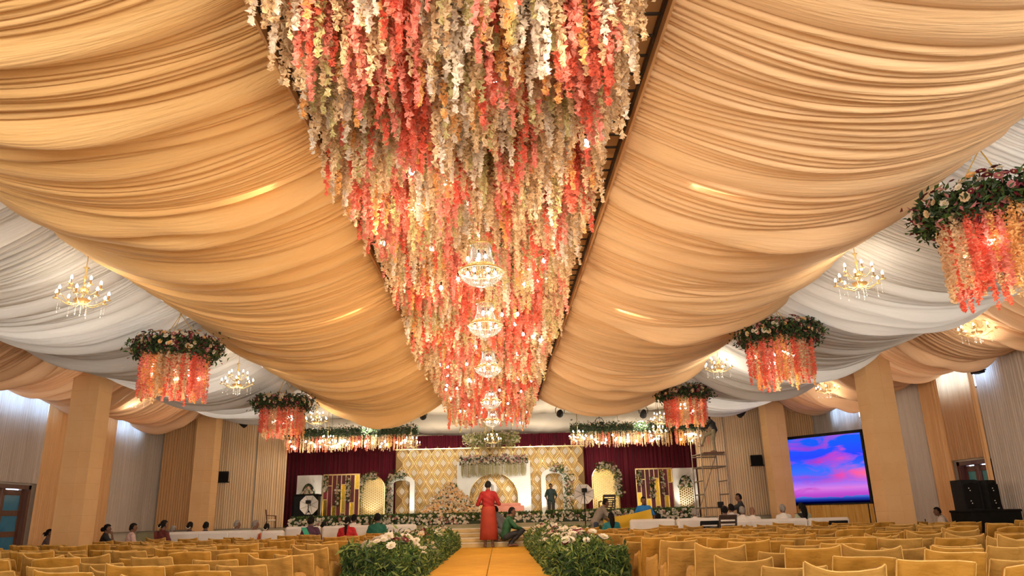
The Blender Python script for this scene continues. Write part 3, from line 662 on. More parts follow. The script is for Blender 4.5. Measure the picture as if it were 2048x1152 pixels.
def ring_at(px, py, Y, rad, label, seed, **k):       # py = the middle of the flower band
    p = P(px, py, Y); return ring(p.x, p.y, p.z+.13, rad, label, seed, **k)
ring_at(355, 697, 13.1, .52, 'dark floral ring with coral strands hanging nearest on the left', 301, hang=.78)
ring_at(566, 806, 19.9, .53, 'dark floral ring with coral strands on the left, nearest the stage', 302, hang=.78)
ring_at(1985, 415, 7.1, .52, 'big dark floral ring with coral strands cut by the right picture edge', 303, hang=.8, nflow=140)
ring_at(1557, 668, 13.6, .55, 'dark floral ring with coral strands, middle one on the right', 304, hang=.84)
ring_at(1367, 787, 21.0, .56, 'dark floral ring with coral strands beside the scaffold worker', 305, hang=.78)

# ------------------------------------------------------------------ flower bars over the stage front
def bar(px0, px1, py0, py1, Y, label, seed):
    a = P(px0, py0, Y); b = P(px1, py1, Y); L = b.x-a.x; rr = random.Random(seed); r = np.random.default_rng(seed); zt = (a.z+b.z)/2
    t = thing('hanging_flower_bar', label, 'flower bar', ((a.x+b.x)/2, Y, zt)); h = L/2
    MB().box(-h, h, -.2, .2, -.2, -.17).build('bar_frame', M['wire'], t)
    for s in (-.9, -.3, .3, .9): MB().tube([(s*h, 0, -.17), (s*h, 0, 4.95-zt)], .006, 5).build('rope', M['wire'], t)
    n = 7500; C = np.stack([r.uniform(-h, h, n), .20*r.normal(size=n), -.16+.085*r.normal(size=n)], 1)
    leaf_cloud('bar_foliage', C, .034, [M['leafd'], M['leaf']], t, seed, [.92, .08])
    for i in range(150): put_flower(FL[rr.choice(['white', 'cream', 'white', 'mauve'])], (rr.uniform(-h, h), -.22+rr.uniform(-.08, .06), -.08+rr.uniform(-.08, .12)), (0, -1, .3), t, rr.uniform(.35, .6))
    ns = int(L/.034)
    for i in range(ns):
        x = -h+L*(i+rr.random())/ns; c = 2 if math.sin(x*5+seed)+rr.uniform(-1, 1) > -.35 else rr.choice([0, 1, 5, 5]); v = rr.randrange(6); me = RM.get((c, v))
        if me is None: V, F = RL[v]; me = np_mesh('bar_strand', V, F); me.materials.append(PM[c]); RM[(c, v)] = me
        o = link('flower_strand', me, parent=t, loc=(x, rr.uniform(-.2, .2), -.26)); o.scale = (.7, .7, rr.uniform(.40, .58))
    for i in range(42): link('bulb', SBULB, parent=t, loc=(rr.uniform(-h, h), rr.uniform(-.25, -.1), -.42-.28*rr.random()))
    for s in (-.66, 0, .66): lamp('POINT', (t.location.x+s*h, Y-.3, zt-.75), 5*LK, WARM, .1)
    return t
bar(572, 835, 858, 853, 26.4, 'long flower bar with cream and coral strands above the left of the stage', 311)
bar(1140, 1412, 848, 843, 26.4, 'long flower bar with cream and coral strands above the right of the stage', 312)
for px, py, lb in ((655, 890, 'small bright chandelier before the middle of the left flower bar'), (822, 893, 'small bright chandelier at the right end of the left flower bar'), (1156, 880, 'small bright chandelier at the left end of the right flower bar'),
                   (1316, 870, 'small bright chandelier before the middle of the right flower bar'), (986, 885, 'small bright chandelier in front of the pale green hanging flowers')):
    p = P(px, py, 25.4 if px != 986 else 27.5); place_branched(p.x, p.y, p.z, lb, .72, 8, 'small chandeliers above the stage front', 4.99)
# pale green hanging oval of flowers
a = P(925, 868, 30.5); b = P(1040, 864, 30.5); t = thing('pale_flower_oval', 'pale green hanging oval of small flowers above the stage centre', 'flower oval', ((a.x+b.x)/2, 30.5, a.z-.08)); h = (b.x-a.x)/2
r = np.random.default_rng(77); n = 2600; an = r.random(n)*6.283; q = np.sqrt(r.random(n)); C = np.stack([h*q*np.cos(an), .5*q*np.sin(an), -.13+.10*r.normal(size=n)], 1)
leaf_cloud('oval_foliage', C, .07, [M['olive'], M['leafl'], M['pearl']], t, 78, [.5, .3, .2], 1.6)
for i in range(90):
    v = i % 6; me = RM.get((4, v))
    if me is None: V, F = RL[v]; me = np_mesh('oval_strand', V, F); me.materials.append(PM[4]); RM[(4, v)] = me
    o = link('flower_strand', me, parent=t, loc=(rnd.uniform(-h*.75, h*.75), rnd.uniform(-.3, .3), -.2)); o.scale = (.5, .5, rnd.uniform(.25, .38))
for s in (-.7, .7): MB().tube([(s*h, 0, -.1), (s*h, 0, 4.95-a.z)], .006, 5).build('rope', M['wire'], t)

# ================================================================== stage decoration
def XP(px, Y, py=985): return P(px, py, Y).x
def ZP(py, Y, px=990): return P(px, py, Y).z
# gold ogee wall
GY = 34.0; gx0, gx1 = XP(791, GY, 960), XP(1169, GY, 950); gz1 = ZP(896, GY)
t = thing('gold_wall', 'wide gold backdrop wall with beige ogee medallions', 'backdrop', ((gx0+gx1)/2, GY, ST)); gw, gh = (gx1-gx0)/2, gz1-ST
MB().box(-gw, gw, 0, .06, 0, gh).build('back_board', M['goldboard'], t)
MB().box(-gw-.03, gw+.03, -.03, .07, gh, gh+.04).build('top_rail', M['gold'], t)
pw, ph = .515, .78
def ogee(a, b, n=9):                     # pointed ogee outline, half width a, half height b
    pts = []
    for i in range(n+1):
        u = i/n; pts.append((a*(.5+.5*math.cos(math.pi*u))**.9, b*u))
    q = pts+[(-x, z) for x, z in pts[::-1][1:]]; return q+[(x, -z) for x, z in q[::-1][1:-1]]
mm = MB().prism(ogee(.125, .185), -.045, -.0).mesh('medallion'); mm.materials.append(M['medal'])
def ogring(a, b, wd, d0, d1):
    o = ogee(a, b); i_ = [(x*(1-wd/a), z*(1-wd/b)) for x, z in o]; n = len(o); mb = MB()
    vs = [(x, d0, z) for x, z in o]+[(x*.5+p*.5, d1, z*.5+q*.5) for (x, z), (p, q) in zip(o, i_)]+[(x, d0, z) for x, z in i_]
    mb.add(vs, [(k+c*n, (k+1) % n+c*n, (k+1) % n+(c+1)*n, k+(c+1)*n) for c in (0, 1) for k in range(n)]); return mb
rm = ogring(.19, .275, .042, 0, -.03); r2 = ogring(.25, .365, .04, 0, -.035); rm.add(r2.v, r2.f); rm = rm.mesh('ogee_ribbon', True); rm.materials.append(M['gold'])
sm = MB().prism([(0, .055), (.015, .015), (.055, 0), (.015, -.015), (0, -.055), (-.015, -.015), (-.055, 0), (-.015, .015)], -.03, 0).mesh('star'); sm.materials.append(M['medal'])
wx0, wx1 = XP(914, 33.5, 960)-t.location.x, XP(1061, 33.5, 955)-t.location.x
nr = int(gh/(ph/2))+1
for j in range(nr):
    z = .16+ph/2*j
    if z+.2 > gh: continue
    nn = int(2*gw/pw)
    for i in range(-nn//2-1, nn//2+2):
        x = (i+.5*(j % 2))*pw
        if abs(x)+.2 > gw: continue
        link('medallion', mm, parent=t, loc=(x, 0, z)); link('ogee_ribbon', rm, parent=t, loc=(x, 0, z))
        if abs(x+pw/2)+.06 < gw: link('star', sm, parent=t, loc=(x+pw/2, 0, z))
# white centre panel with arched opening
WY = 33.5; wz1 = ZP(922, WY)
t = thing('arched_backdrop', 'plain white panel with a wide arched opening at stage centre', 'stage panel', ((XP(914, WY, 960)+XP(1061, WY, 955))/2, WY, ST)); cx = t.location.x
hw = (XP(1061, WY, 955)-XP(914, WY, 960))/2; ox0, ox1 = XP(940, WY, 990)-cx, XP(1036, WY, 990)-cx; zt = ZP(947, WY)-ST; zs = ZP(992, WY)-ST; ow = (ox1-ox0)/2; oc = (ox0+ox1)/2
out = [(-hw, 0), (ox0, 0)]+[(oc-ow*math.cos(math.pi*i/20), zs+(zt-zs)*math.sin(math.pi*i/20)) for i in range(21)]+[(ox1, 0), (hw, 0), (hw, wz1-ST), (-hw, wz1-ST)]
MB().prism(out, 0, .12).build('panel', M['whitepanel'], t)
MB().tube([(ox0, -.01, 0)]+[(oc-ow*math.cos(math.pi*i/20), -.01, zs+(zt-zs)*math.sin(math.pi*i/20)) for i in range(21)]+[(ox1, -.01, 0)], .02, 6).build('arch_trim', M['gold'], t)
# flower bar on the white panel
t = thing('flower_pelmet', 'pale flower pelmet with green white fringe over the white arch', 'flower bar', (cx, WY-.12, wz1)); r = np.random.default_rng(81); n = 1500; h = hw*.93
C = np.stack([r.uniform(-h, h, n), -.12+.10*r.normal(size=n), .04+.09*r.normal(size=n)], 1); leaf_cloud('pelmet_foliage', C, .05, [M['leafd'], M['leaf'], M['mauve'], M['pearl']], t, 82, [.35, .25, .15, .25], 1.7)
for i in range(120): put_flower(FL[rnd.choice(['white', 'white', 'mauve', 'cream'])], (rnd.uniform(-h, h), -.25+rnd.uniform(-.05, .1), .04+rnd.uniform(-.14, .18)), (rnd.uniform(-.4, .4), -1, .3), t, rnd.uniform(.8, 1.3))
for i in range(230):
    me = RM.get((4, i % 6)) if i % 3 else RM.get((3, i % 6))
    if me is None: V, F = RL[i % 6]; me = np_mesh('fringe', V, F); me.materials.append(PM[3]); RM[(3, i % 6)] = me
    o = link('fringe_strand', me, parent=t, loc=(rnd.uniform(-h*.95, h*.95), rnd.uniform(-.15, -.02), 0)); o.scale = (.55, .55, rnd.uniform(.5, .68))
# slim white arches with a flower garland on one leg
def path_arch(hw, zs, zt, n=16): return [(-hw, 0)]+[(-hw*math.cos(math.pi*i/n), zs+(zt-zs)*math.sin(math.pi*i/n)) for i in range(n+1)]+[(hw, 0)]
def garland(t, pts, seed, y=-.12, nl=500, nf=40, rad=.13, kinds=('white',)*4+('cream', 'cream', 'mauve'), fs=(.7, 1.2)):
    r = np.random.default_rng(seed); rr = random.Random(seed); q = np.array(pts); seg = np.sqrt((np.diff(q, axis=0)**2).sum(1)); cum = np.r_[0, np.cumsum(seg)]
    def at(s): return np.stack([np.interp(s, cum, q[:, 0]), np.interp(s, cum, q[:, 1])], -1)
    a = at(r.random(nl)*cum[-1]); C = np.stack([a[:, 0]+rad*.6*r.normal(size=nl), y+.06*r.normal(size=nl), np.maximum(.09, a[:, 1]+rad*.6*r.normal(size=nl))], 1)
    leaf_cloud('garland_foliage', C, .036, [M['leaf'], M['leafd'], M['leafl']], t, seed, [.5, .3, .2])
    for i in range(nf):
        x, z = at(rr.random()*cum[-1]); put_flower(FL[rr.choice(kinds)], (x+rr.gauss(0, rad*.5), y-.07, z+rr.gauss(0, rad*.5)), (rr.uniform(-.5, .5), -1, rr.uniform(-.2, .6)), t, rr.uniform(*fs))
def white_arch(pxa, pxb, pyt, pys, Y, label, garl, seed):
    xa, xb = XP(pxa, Y), XP(pxb, Y); t = thing('white_arch', label, 'arch', ((xa+xb)/2, Y, ST)); hw = (xb-xa)/2; zt = ZP(pyt, Y)-ST; zs = ZP(pys, Y)-ST; mb = MB(); th = .2
    o = path_arch(hw, zs, zt); i_ = path_arch(hw-th, zs, zt-th); n = len(o)
    vs = [(x, y, z) for y in (0, .25) for L in (o, i_) for x, z in L]; A, B, C_, D = 0, n, 2*n, 3*n; fs = []
    for k in range(n-1): fs += [(A+k, A+k+1, B+k+1, B+k), (C_+k, D+k, D+k+1, C_+k+1), (A+k, C_+k, C_+k+1, A+k+1), (B+k, B+k+1, D+k+1, D+k)]
    mb.add(vs, fs).build('arch_band', M['whitepanel'], t)
    pts = o[:n//2+2] if garl == 'left' else o[n//2-1:]
    garland(t, pts, seed, nl=1100, nf=110, rad=.15); return t
white_arch(776, 829, 946, 962, 32.8, 'slim white arch left of the flower mound, flowers on its left leg', 'left', 401)
white_arch(1083, 1136, 939, 956, 32.8, 'slim white arch behind the man on stage, flowers on its right leg', 'right', 402)
# gold lattice arches
def jali(pxa, pxb, pyt, pys, Y, label, side, seed):
    xa, xb = XP(pxa, Y), XP(pxb, Y); t = thing('gold_lattice_arch', label, 'arch panel', ((xa+xb)/2, Y, ST)); hw = (xb-xa)/2; zt = ZP(pyt, Y)-ST; zs = ZP(pys, Y)-ST
    o = path_arch(hw, zs, zt); MB().prism(o, 0, .05).build('lattice_panel', M['jali'], t)
    MB().tube([(x, 0, z) for x, z in o], .03, 6).build('arch_rim', M['gold'], t)
    n = len(o); pts = o[3:n//2+3] if side == 'left' else o[n//2-3:-3]
    pts = [(x, max(z, zt*.42)) for x, z in (o[:n//2+3] if side == 'left' else o[n//2-3:])]
    garland(t, pts, seed, nl=900, nf=90, rad=.13)
jali(716, 769, 946, 972, 31.5, 'gold lattice arch panel left on stage with white flowers', 'left', 411)
jali(1186, 1238, 936, 962, 31.5, 'gold lattice arch panel right on stage with white flowers', 'right', 412)
# side frames: burgundy and gold strips beside a white panel with a niche
def side_frame(px0, px1, pyt, Y, label, side, wpx, seed):
    xa, xb = XP(px0, Y), XP(px1, Y); wa, wb = XP(wpx[0], Y), XP(wpx[1], Y); zt = ZP(pyt, Y, px0)-ST; cx = (xa+xb)/2
    t = thing('strip_frame', label, 'stage frame', (cx, Y, ST)); hw = (xb-xa)/2; g = .018; N = 8; wd = 2*hw/N
    colx = [-hw+wd*i for i in range(N+1)]; H = zt
    # strips per column, from the top down: (fraction from, to, material)
    spec = [[(0, .30, 'b'), (.30, .49, 'b'), (.49, .91, 'g'), (.91, 1, 'b')], [(0, .22, 'b'), (.22, 1, 'b')], [(0, .62, 'b'), (.62, .83, 'g'), (.83, 1, 'b')], [(0, .92, 'b'), (.92, 1, 'b')],
            [(0, .20, 'b'), (.20, .76, 'g'), (.76, 1, 'b')], [(0, 1, 'b')], [(0, .56, 'b'), (.56, .81, 'g'), (.81, 1, 'b')], [(0, .29, 'g'), (.29, 1, 'b')]]
    for i, sp in enumerate(spec):
        for a, b, k in sp:
            z1, z0 = H*(1-a), H*(1-b)
            MB().box(colx[i]+g, colx[i+1]-g, .02, .045, z0+g/2, z1-g/2).build('strip', M['goldpaint'] if k == 'g' else M['burg'], t)
            if a > 0: MB().box(colx[i], colx[i+1], -.01, .02, z1-.018, z1+.018).build('rail', M['gold'], t)
    for x in colx: MB().box(x-.016, x+.016, -.015, .03, 0, H).build('post', M['gold'], t)
    MB().box(-hw-.02, hw+.02, -.015, .04, H-.03, H+.02).build('rail', M['gold'], t)
    for fx, f0, f1 in ((.06, .04, .32), (.40, .20, .60), (.69, .06, .54)):
        garland(t, [(-hw+2*hw*fx+.03, H*(1-f0)), (-hw+2*hw*fx+.03, H*(1-f1))], seed+int(fx*100), y=-.08, nl=200, nf=26, rad=.075, fs=(.7, 1.05))
    # the white wing with a flower filled niche
    w0, w1 = wa-cx, wb-cx; wc = (w0+w1)/2; nh = (w1-w0)*.29; z1, z0 = H*.84, H*.57
    if side == 'left':
        MB().box(w0, w1, 0, .4, 0, H).build('white_wing', M['whitepanel'], t); zs = z0
    else:
        MB().box(w0, w1, 0, .4, 0, H).build('white_wing', M['whitepanel'], t)
        MB().box(wc-nh, wc+nh, -.02, .0, 0, H*.62).build('lattice_panel', M['jali'], t); z1, z0 = H*.85, H*.60
    arc = [(wc-nh*math.cos(math.pi*i/12), z0+(z1-z0)*math.sin(math.pi*i/12)) for i in range(13)]
    MB().prism(arc, -.03, 0).build('niche', M['leafd'], t)
    for k in range(3): garland(t, [(wc-nh*(.9-.3*k), z0+.05+.1*k), (wc, z0+.12+.12*k), (wc+nh*(.9-.3*k), z0+.05+.1*k)], seed+50+k, y=-.06, nl=120, nf=18, rad=.1, fs=(.7, 1.1))
    MB().box((w1 if side == 'left' else w0)-.05, (w1 if side == 'left' else w0)+.05, -.01, .38, 0, H-.02).build('wing_return', M['whitepanel'], t)
side_frame(646, 718, 950, 30.6, 'burgundy and gold strip frame with white wing on stage left', 'left', (593, 640), 421)
side_frame(1274, 1347, 938, 30.6, 'burgundy and gold strip frame with white wing on stage right', 'right', (1349, 1396), 422)
# flower mound
MY = 32.3; xa, xb = XP(830, MY, 1025), XP(982, MY, 1020); xp = XP(900, MY, 970); zp = ZP(962, MY)-ST
t = thing('flower_mound', 'tall heaped mound of apricot and cream flowers beside the arch', 'flower mound', (xp, MY, ST)); l, rgt = xp-xa, xb-xp
vs = [(0, 0, zp*.96)]; n = 24
for k, f in ((1, .35), (2, .7), (3, 1.0)):
    for i in range(n):
        a = 2*math.pi*i/n; rad = (rgt if math.cos(a) > 0 else l); vs.append((rad*f*math.cos(a), .8*f*math.sin(a), zp*(1-f)**1.05))
fs = [(0, 1+i, 1+(i+1) % n) for i in range(n)]+[(1+k*n+i, 1+(k+1)*n+i, 1+(k+1)*n+(i+1) % n, 1+k*n+(i+1) % n) for k in range(2) for i in range(n)]
MB().add(vs, fs).build('mound_core', M['leafd'], t)
def mound_pt(f, a): rad = (rgt if math.cos(a) > 0 else l); return Vector((rad*f*math.cos(a), .8*f*math.sin(a), zp*(1-f)**1.05))
C = np.array([mound_pt(math.sqrt(rnd.random()), rnd.uniform(math.pi, 2*math.pi))+Vector((rnd.gauss(0, .05), -.06+rnd.gauss(0, .04), rnd.gauss(.02, .05))) for _ in range(2600)]); C[:, 2] = np.maximum(C[:, 2], .08)
leaf_cloud('mound_petals', C, .085, [M['apricot'], M['cream'], M['pearl'], M['pink'], M['leaf']], t, 91, [.30, .38, .16, .02, .14], 1.3)
for i in range(260):
    p = mound_pt(math.sqrt(rnd.random()), rnd.uniform(math.pi*1.02, math.pi*1.98)); put_flower(FL[rnd.choice(['apricot', 'cream', 'white', 'cream', 'apricot'])], p+Vector((0, -.09, .03)), (rnd.uniform(-.4, .4), -1, .5), t, rnd.uniform(.9, 1.5))
# round sign and pink bench
p = P(980, 976, 33.0); t = thing('round_sign', 'round white sign with a dark monogram behind the man in red', 'sign', p)
MB().lathe([(0, 0), (.29, 0), (.3, .02), (.29, .04), (0, .04)], 32).build('disc', M['whitepanel'], t, rot=(R(90), 0, 0))
MB().box(.06, .085, -.05, -.045, -.12, .14).box(.12, .14, -.05, -.045, -.10, .12).box(.04, .16, -.05, -.045, -.14, -.12).box(.05, .10, -.05, -.045, .13, .15).build('monogram', M['black'], t)
MB().tube([(0, .02, -.28), (0, .02, ST-p.z)], .02, 6).build('stand', M['gold'], t)
xa, xb = XP(986, 32.2, 1012), XP(1042, 32.2, 1012); z1 = ZP(1007, 32.2)
t = thing('pink_bench', 'low salmon pink cloth covered bench under the white arch', 'bench', ((xa+xb)/2, 32.2, ST)); h = (xb-xa)/2; hh = z1-ST
MB().bbox(-h, h, -.3, .3, hh-.12, hh, .04).build('seat', M['pinkbench'], t); MB().bbox(-h-.05, h+.12, -.34, .3, 0, hh-.1, .03).build('skirt', M['pinkbench'], t)
# stage front flower border
def border(name, label, x0, x1, y, z0, hgt, nl, nf, seed, dep=.22, mats=('leaf', 'leafd', 'leafl'), wts=(.5, .35, .15), kinds=('white',)*9+('mauve',), fs=(.6, 1.05), fg=None):
    t = thing(name, label, 'flower border', ((x0+x1)/2, y, z0)); h = (x1-x0)/2; r = np.random.default_rng(seed); rr = random.Random(seed)
    MB().bbox(-h, h, -dep*.6, dep*.6, 0, hgt*.35, .02).build('planter', M['leafd'], t)
    C = np.stack([r.uniform(-h+.05, h-.05, nl), dep*.5*r.normal(size=nl), .05+hgt*(.1+.85*r.random(nl)**.8)], 1); leaf_cloud('border_foliage', C, .033, [M[k] for k in mats], t, seed, list(wts), 3)
    for i in range(nf): put_flower(FL[rr.choice(kinds)], (rr.uniform(-h, h), -dep*rr.uniform(.6, 1.1), hgt*rr.uniform(.08, .95)), (rr.uniform(-.5, .5), -1, rr.uniform(.1, 1)), t, rr.uniform(*fs))
    return t
border('stage_flower_border', 'white flowers in green leaves along the left half of the stage edge', XP(580, SY0+.3, 1035), AX-1.6, SY0+.3, ST, .30, 6500, 280, 431)
border('stage_flower_border', 'white flowers in green leaves at the top of the stage steps', AX-1.58, AX+1.58, SY0+.3, ST, .29, 3200, 150, 432)
border('stage_flower_border', 'white flowers in green leaves along the right half of the stage edge', AX+1.6, XP(1392, SY0+.3, 1025), SY0+.3, ST, .30, 6500, 280, 433)
border('floor_flower_border', 'loose flower arrangement on the floor left of the stage steps', AX-3.3, AX-1.6, 22.9, 0, .8, 1500, 60, 434, dep=.35, kinds=('white', 'mauve', 'cream'))
border('floor_flower_border', 'loose flower arrangement on the floor right of the stage steps', AX+1.6, AX+3.6, 22.9, 0, .85, 1700, 60, 435, dep=.35, kinds=('white', 'mauve', 'cream', 'maroon'))

# ------------------------------------------------------------------ runway hedges
def hedge(side, label, seed):
    s = -1 if side == 'left' else 1; x = AX+s*1.42; y0, y1 = 11.0, 21.6; t = thing('runway_flower_hedge', label, 'flower hedge', (x, (y0+y1)/2, 0)); h = (y1-y0)/2; r = np.random.default_rng(seed); rr = random.Random(seed)
    MB().bbox(-.46, .46, -h, h, 0, .50, .02).build('plinth', M['runway'], t)
    def top(y): return .72+.07*math.sin(y*2.1+seed)+.05*math.sin(y*5.3)
    n = 26000; yy = r.uniform(-h-.1, h+.1, n); xx = np.clip(.27*r.normal(size=n), -.54, .54); zz = .42+.40*r.random(n)**.8*(1-.45*np.minimum(1, np.abs(xx)/.7)) - .28*np.maximum(0, np.abs(xx)-.36)
    n3 = 5000; xe = r.uniform(-.52, .52, n3); ye = -h-.14+.1*r.normal(size=n3); ze = .06+.68*r.random(n3)
    xx = np.r_[xx, xe]; yy = np.r_[yy, ye]; zz = np.r_[zz, ze]
    tf = n2(xx*s+4, yy+9, seed, .22); zz = zz+np.where(zz > .5, .11*tf+.05, 0); zz = np.where((r.random(len(zz)) < .03) & (zz > .6), zz+.12, zz)
    leaf_cloud('hedge_foliage', np.stack([xx, yy, zz], 1), r.uniform(.018, .044, len(xx)), [M['leaf'], M['leafl'], M['leafd']], t, seed, [.42, .36, .22], 3.6)
    # feathery fern that spills over the inner side
    n = 8000; C = np.stack([-s*(.40+.12*r.random(n)), r.uniform(-h, h, n), .41+.22*r.random(n)], 1); leaf_cloud('fern_fringe', C, .022, [M['leaf'], M['leafd']], t, seed+1, [.7, .3], 4)
    # long arching blades
    for i in range(16):
        y = -h+2*h*(rr.random()**1.6); a = rr.uniform(-1, 1); d = Vector((-s*rr.uniform(.2, .45), -rr.uniform(.1, .4), 0)); b = Vector((-s*.3, y, .62)); pts = []; L = []
        for k in range(7): u = k/6; pts.append(b+d*u*1.3+Vector((0, 0, .28*math.sin(u*2.6)-.12*u)))
        mb = MB(); vs = []
        for k, q in enumerate(pts): wv = .022*math.sin(math.pi*(k+.4)/6.8); vs += [q+Vector((0, -wv, 0)), q+Vector((0, wv, 0))]
        mb.add(vs, [(2*k, 2*k+1, 2*k+3, 2*k+2) for k in range(6)]).build('blade_leaf', M['leaf'], t)
    # flowers gather in bunches
    cl = [(rr.uniform(-.3, .3), -h+2*h*(k+rr.random())/26, (['white', 'maroon', 'white', 'white', 'maroon', 'white', 'cream', 'white', 'mauve', 'white', 'white', 'maroon', 'white']*2)[k]) for k in range(26)]
    for k in range(280):
        c = cl[int(rr.random()**1.25*26) % 26]; x_ = c[0]+rr.gauss(0, .16); y_ = c[1]+rr.gauss(0, .2); x_ = max(-.5, min(.5, x_)); z_ = .90-.40*min(1, (abs(x_)/.6)**2)+rr.uniform(-.05, .07)
        if k % 4 == 0: x_ = rr.uniform(-.5, .5); y_ = -h-.12+rr.random()**1.6*2*h; z_ = .80-.45*min(1, (abs(x_)/.5)**2)+rr.uniform(-.14, .06)
        put_flower(FL[c[2]], (x_, y_, z_), (rr.uniform(-.6, .6)+x_*.8, rr.uniform(-1, .2), 1), t, rr.uniform(1.0, 1.7))
    return t
hedge('left', 'hedge of white and maroon flowers along the left edge of the runway', 441)
hedge('right', 'hedge of dense white flowers along the right edge of the runway', 442)

# ------------------------------------------------------------------ softboxes, black case, stage odds and ends
def softbox(px, py, Y, r_, label, zfloor, seed, case=False):
    p = P(px, py, Y); t = thing('octagon_softbox', label, 'softbox', (p.x, p.y, zfloor)); z = p.z-zfloor
    ring = [(r_*math.cos(R(22.5+45*i)), r_*math.sin(R(22.5+45*i))) for i in range(8)]
    mb = MB(); vs = [(x, .0, z+q) for x, q in ring]+[(0, .18, z)]; mb.add(vs, [(i, (i+1) % 8, 8) for i in range(8)]).build('white_diffuser', M['white'], t)
    mb = MB(); vs = [(x*1.01, .005, z+q*1.01) for x, q in ring]+[(0, .26, z)]; mb.add(vs, [(i, 8, (i+1) % 8) for i in range(8)]).build('black_shell', M['blackcloth'], t)
    for i in range(8): MB().tube([(ring[i][0], 0, z+ring[i][1]), (0, .17, z)], .006, 4).build('rib', M['wire'], t)
    MB().bbox(-.07, .07, -.24, -.02, z+.04, z+.16, .015).build('lamp_head', M['black'], t)
    MB().tube([(0, -.12, z+.05), (0, -.05, z-.25), (0, 0, .55)], .016, 6).build('pole', M['black'], t)
    for i in range(3): a = R(90+120*i); MB().tube([(0, 0, .55), (.42*math.cos(a), .42*math.sin(a), .02)], .012, 5).build('leg', M['black'], t)
softbox(1168, 988, 23.0, .30, 'white octagonal softbox on a black stand right of the stage centre', 0, 1)
softbox(618, 1010, 27.2, .34, 'white octagonal softbox in front of the black case on stage', ST, 2)
xa, xb = XP(588, 28.0, 1010), XP(635, 28.0, 1010); t = thing('black_case', 'large black equipment case at the left end of the stage', 'case', ((xa+xb)/2, 28.0, ST)); h = (xb-xa)/2; z1 = ZP(989, 28.0, 610)-ST
MB().bbox(-h, h, -.1, .5, 0, z1, .02).build('case_body', M['black'], t)
for s in (-1, 1): MB().bbox(s*h-.03, s*h+.03, -.13, -.06, .02, z1-.02, .008).build('edge_strip', M['blackcloth'], t)
MB().bbox(-h-.02, h+.02, -.13, .52, z1-.06, z1+.01, .01).build('lid', M['blackcloth'], t)
# wooden armchair on the left ledge
p = P(540, 1049, 26.4); t = thing('wooden_armchair', 'dark wooden armchair with cream seat on the left ledge', 'chair', (p.x, 26.5, ST), R(-70)); t.scale = (.62,)*3
MB().bbox(-.24, .24, -.24, .24, .38, .46, .03).build('seat', M['medal'], t)
for sx in (-1, 1):
    MB().tube([(sx*.24, .24, 0), (sx*.24, .22, .64)], .022, 6).build('leg', M['wood'], t)
    MB().tube([(sx*.22, -.3, 0), (sx*.23, -.22, .4), (sx*.22, -.30, .95)], .022, 6).build('leg', M['wood'], t)
    MB().tube([(sx*.24, .24, .64), (sx*.25, 0, .66), (sx*.23, -.26, .68)], .02, 6).build('armrest', M['wood'], t)
MB().tube([(-.22, -.30, .95), (0, -.33, .98), (.22, -.30, .95)], .025, 6).build('back_rail', M['wood'], t)
for i in range(3): x = -.1+.1*i; MB().tube([(x, -.24, .46), (x, -.31, .95)], .012, 5).build('back_slat', M['wood'], t)
# wall speakers, par cans
def wall_speaker(px, py, Y, label, s):
    p = P(px, py, Y); t = thing('wall_speaker', label, 'loudspeaker', (p.x, p.y, p.z)); T = Matrix.Rotation(R(s*18), 4, 'Z') @ Matrix.Rotation(R(8), 4, 'X')
    MB().bbox(-.2, .2, -.2, .1, -.17, .17, .02, T).build('cabinet', M['black'], t)
    MB().bbox(-.18, .18, -.215, -.195, -.15, .15, .008, T).build('grille', M['blackcloth'], t)
    MB().box(-.22, .24, -.1, .05, -.2, -.175, T).tube([(0, .1, -.1), (0, FW-.1-p.y, -.05)], .02, 6).build('bracket', M['black'], t)
wall_speaker(445, 953, 26.7, 'small black wall speaker on the front wall left of the stage', 1)
wall_speaker(1513, 920, 26.7, 'small black wall speaker on the front wall right of the stage', -1)
def parcan(px, py, Y, label, aim):
    p = P(px, py, Y); t = thing('stage_spotlight', label, 'spotlight', (p.x, p.y, p.z)); d = (Vector(aim)-p).normalized(); T = d.to_track_quat('Z', 'Y').to_matrix().to_4x4()
    b = MB(); vs = []; pr = [(.0, -.17), (.07, -.16), (.09, -.08), (.11, .0), (.115, .14), (.10, .14), (.08, .06), (0, .05)]
    b.lathe(pr, 14); b.v = [tuple(T @ Vector(v)) for v in b.v]; b.build('can', M['black'], t, smooth=True)
    zt = min(5.0, 4.95)-p.z
    MB().tube([(-.14, 0, 0), (-.15, 0, .14), (-.08, 0, .24), (.08, 0, .24), (.15, 0, .14), (.14, 0, 0)], .012, 5).build('yoke', M['black'], t)
    MB().tube([(0, 0, .24), (0, 0, max(.3, zt))], .014, 5).build('clamp_rod', M['black'], t)
    return p
PC = [(485, 846, 25.9, 'black stage spotlight at the far left above the cream curtain'), (720, 838, 25.3, 'black stage spotlight under the left peach swag'), (845, 831, 25.3, 'black stage spotlight just left of the flower canopy end'),
      (770, 857, 26.4, 'black stage spotlight hanging before the left flower bar'), (1120, 826, 25.3, 'black stage spotlight just right of the flower canopy end'), (1287, 827, 25.3, 'black stage spotlight under the right peach swag'),
      (1199, 850, 26.4, 'black stage spotlight hanging before the right flower bar'), (1483, 826, 25.9, 'black stage spotlight at the far right above the cream curtain')]
AIM = [(-6, 30.6, 2), (-3.4, 31.5, 2.4), (-2, 34, 2.6), (-5.2, 30.6, 2), (2.2, 34, 2.6), (5.2, 30.6, 2.2), (1, 33, 2.2), (6.2, 30.6, 2)]
for a, aim in zip(PC, AIM):
    p = parcan(*a, aim); d = (Vector(aim)-p).normalized(); a[0] in (485, 1483) or lamp('SPOT', p+d*.2, 480*LK, NEUT, .06, aim, 46, .6)
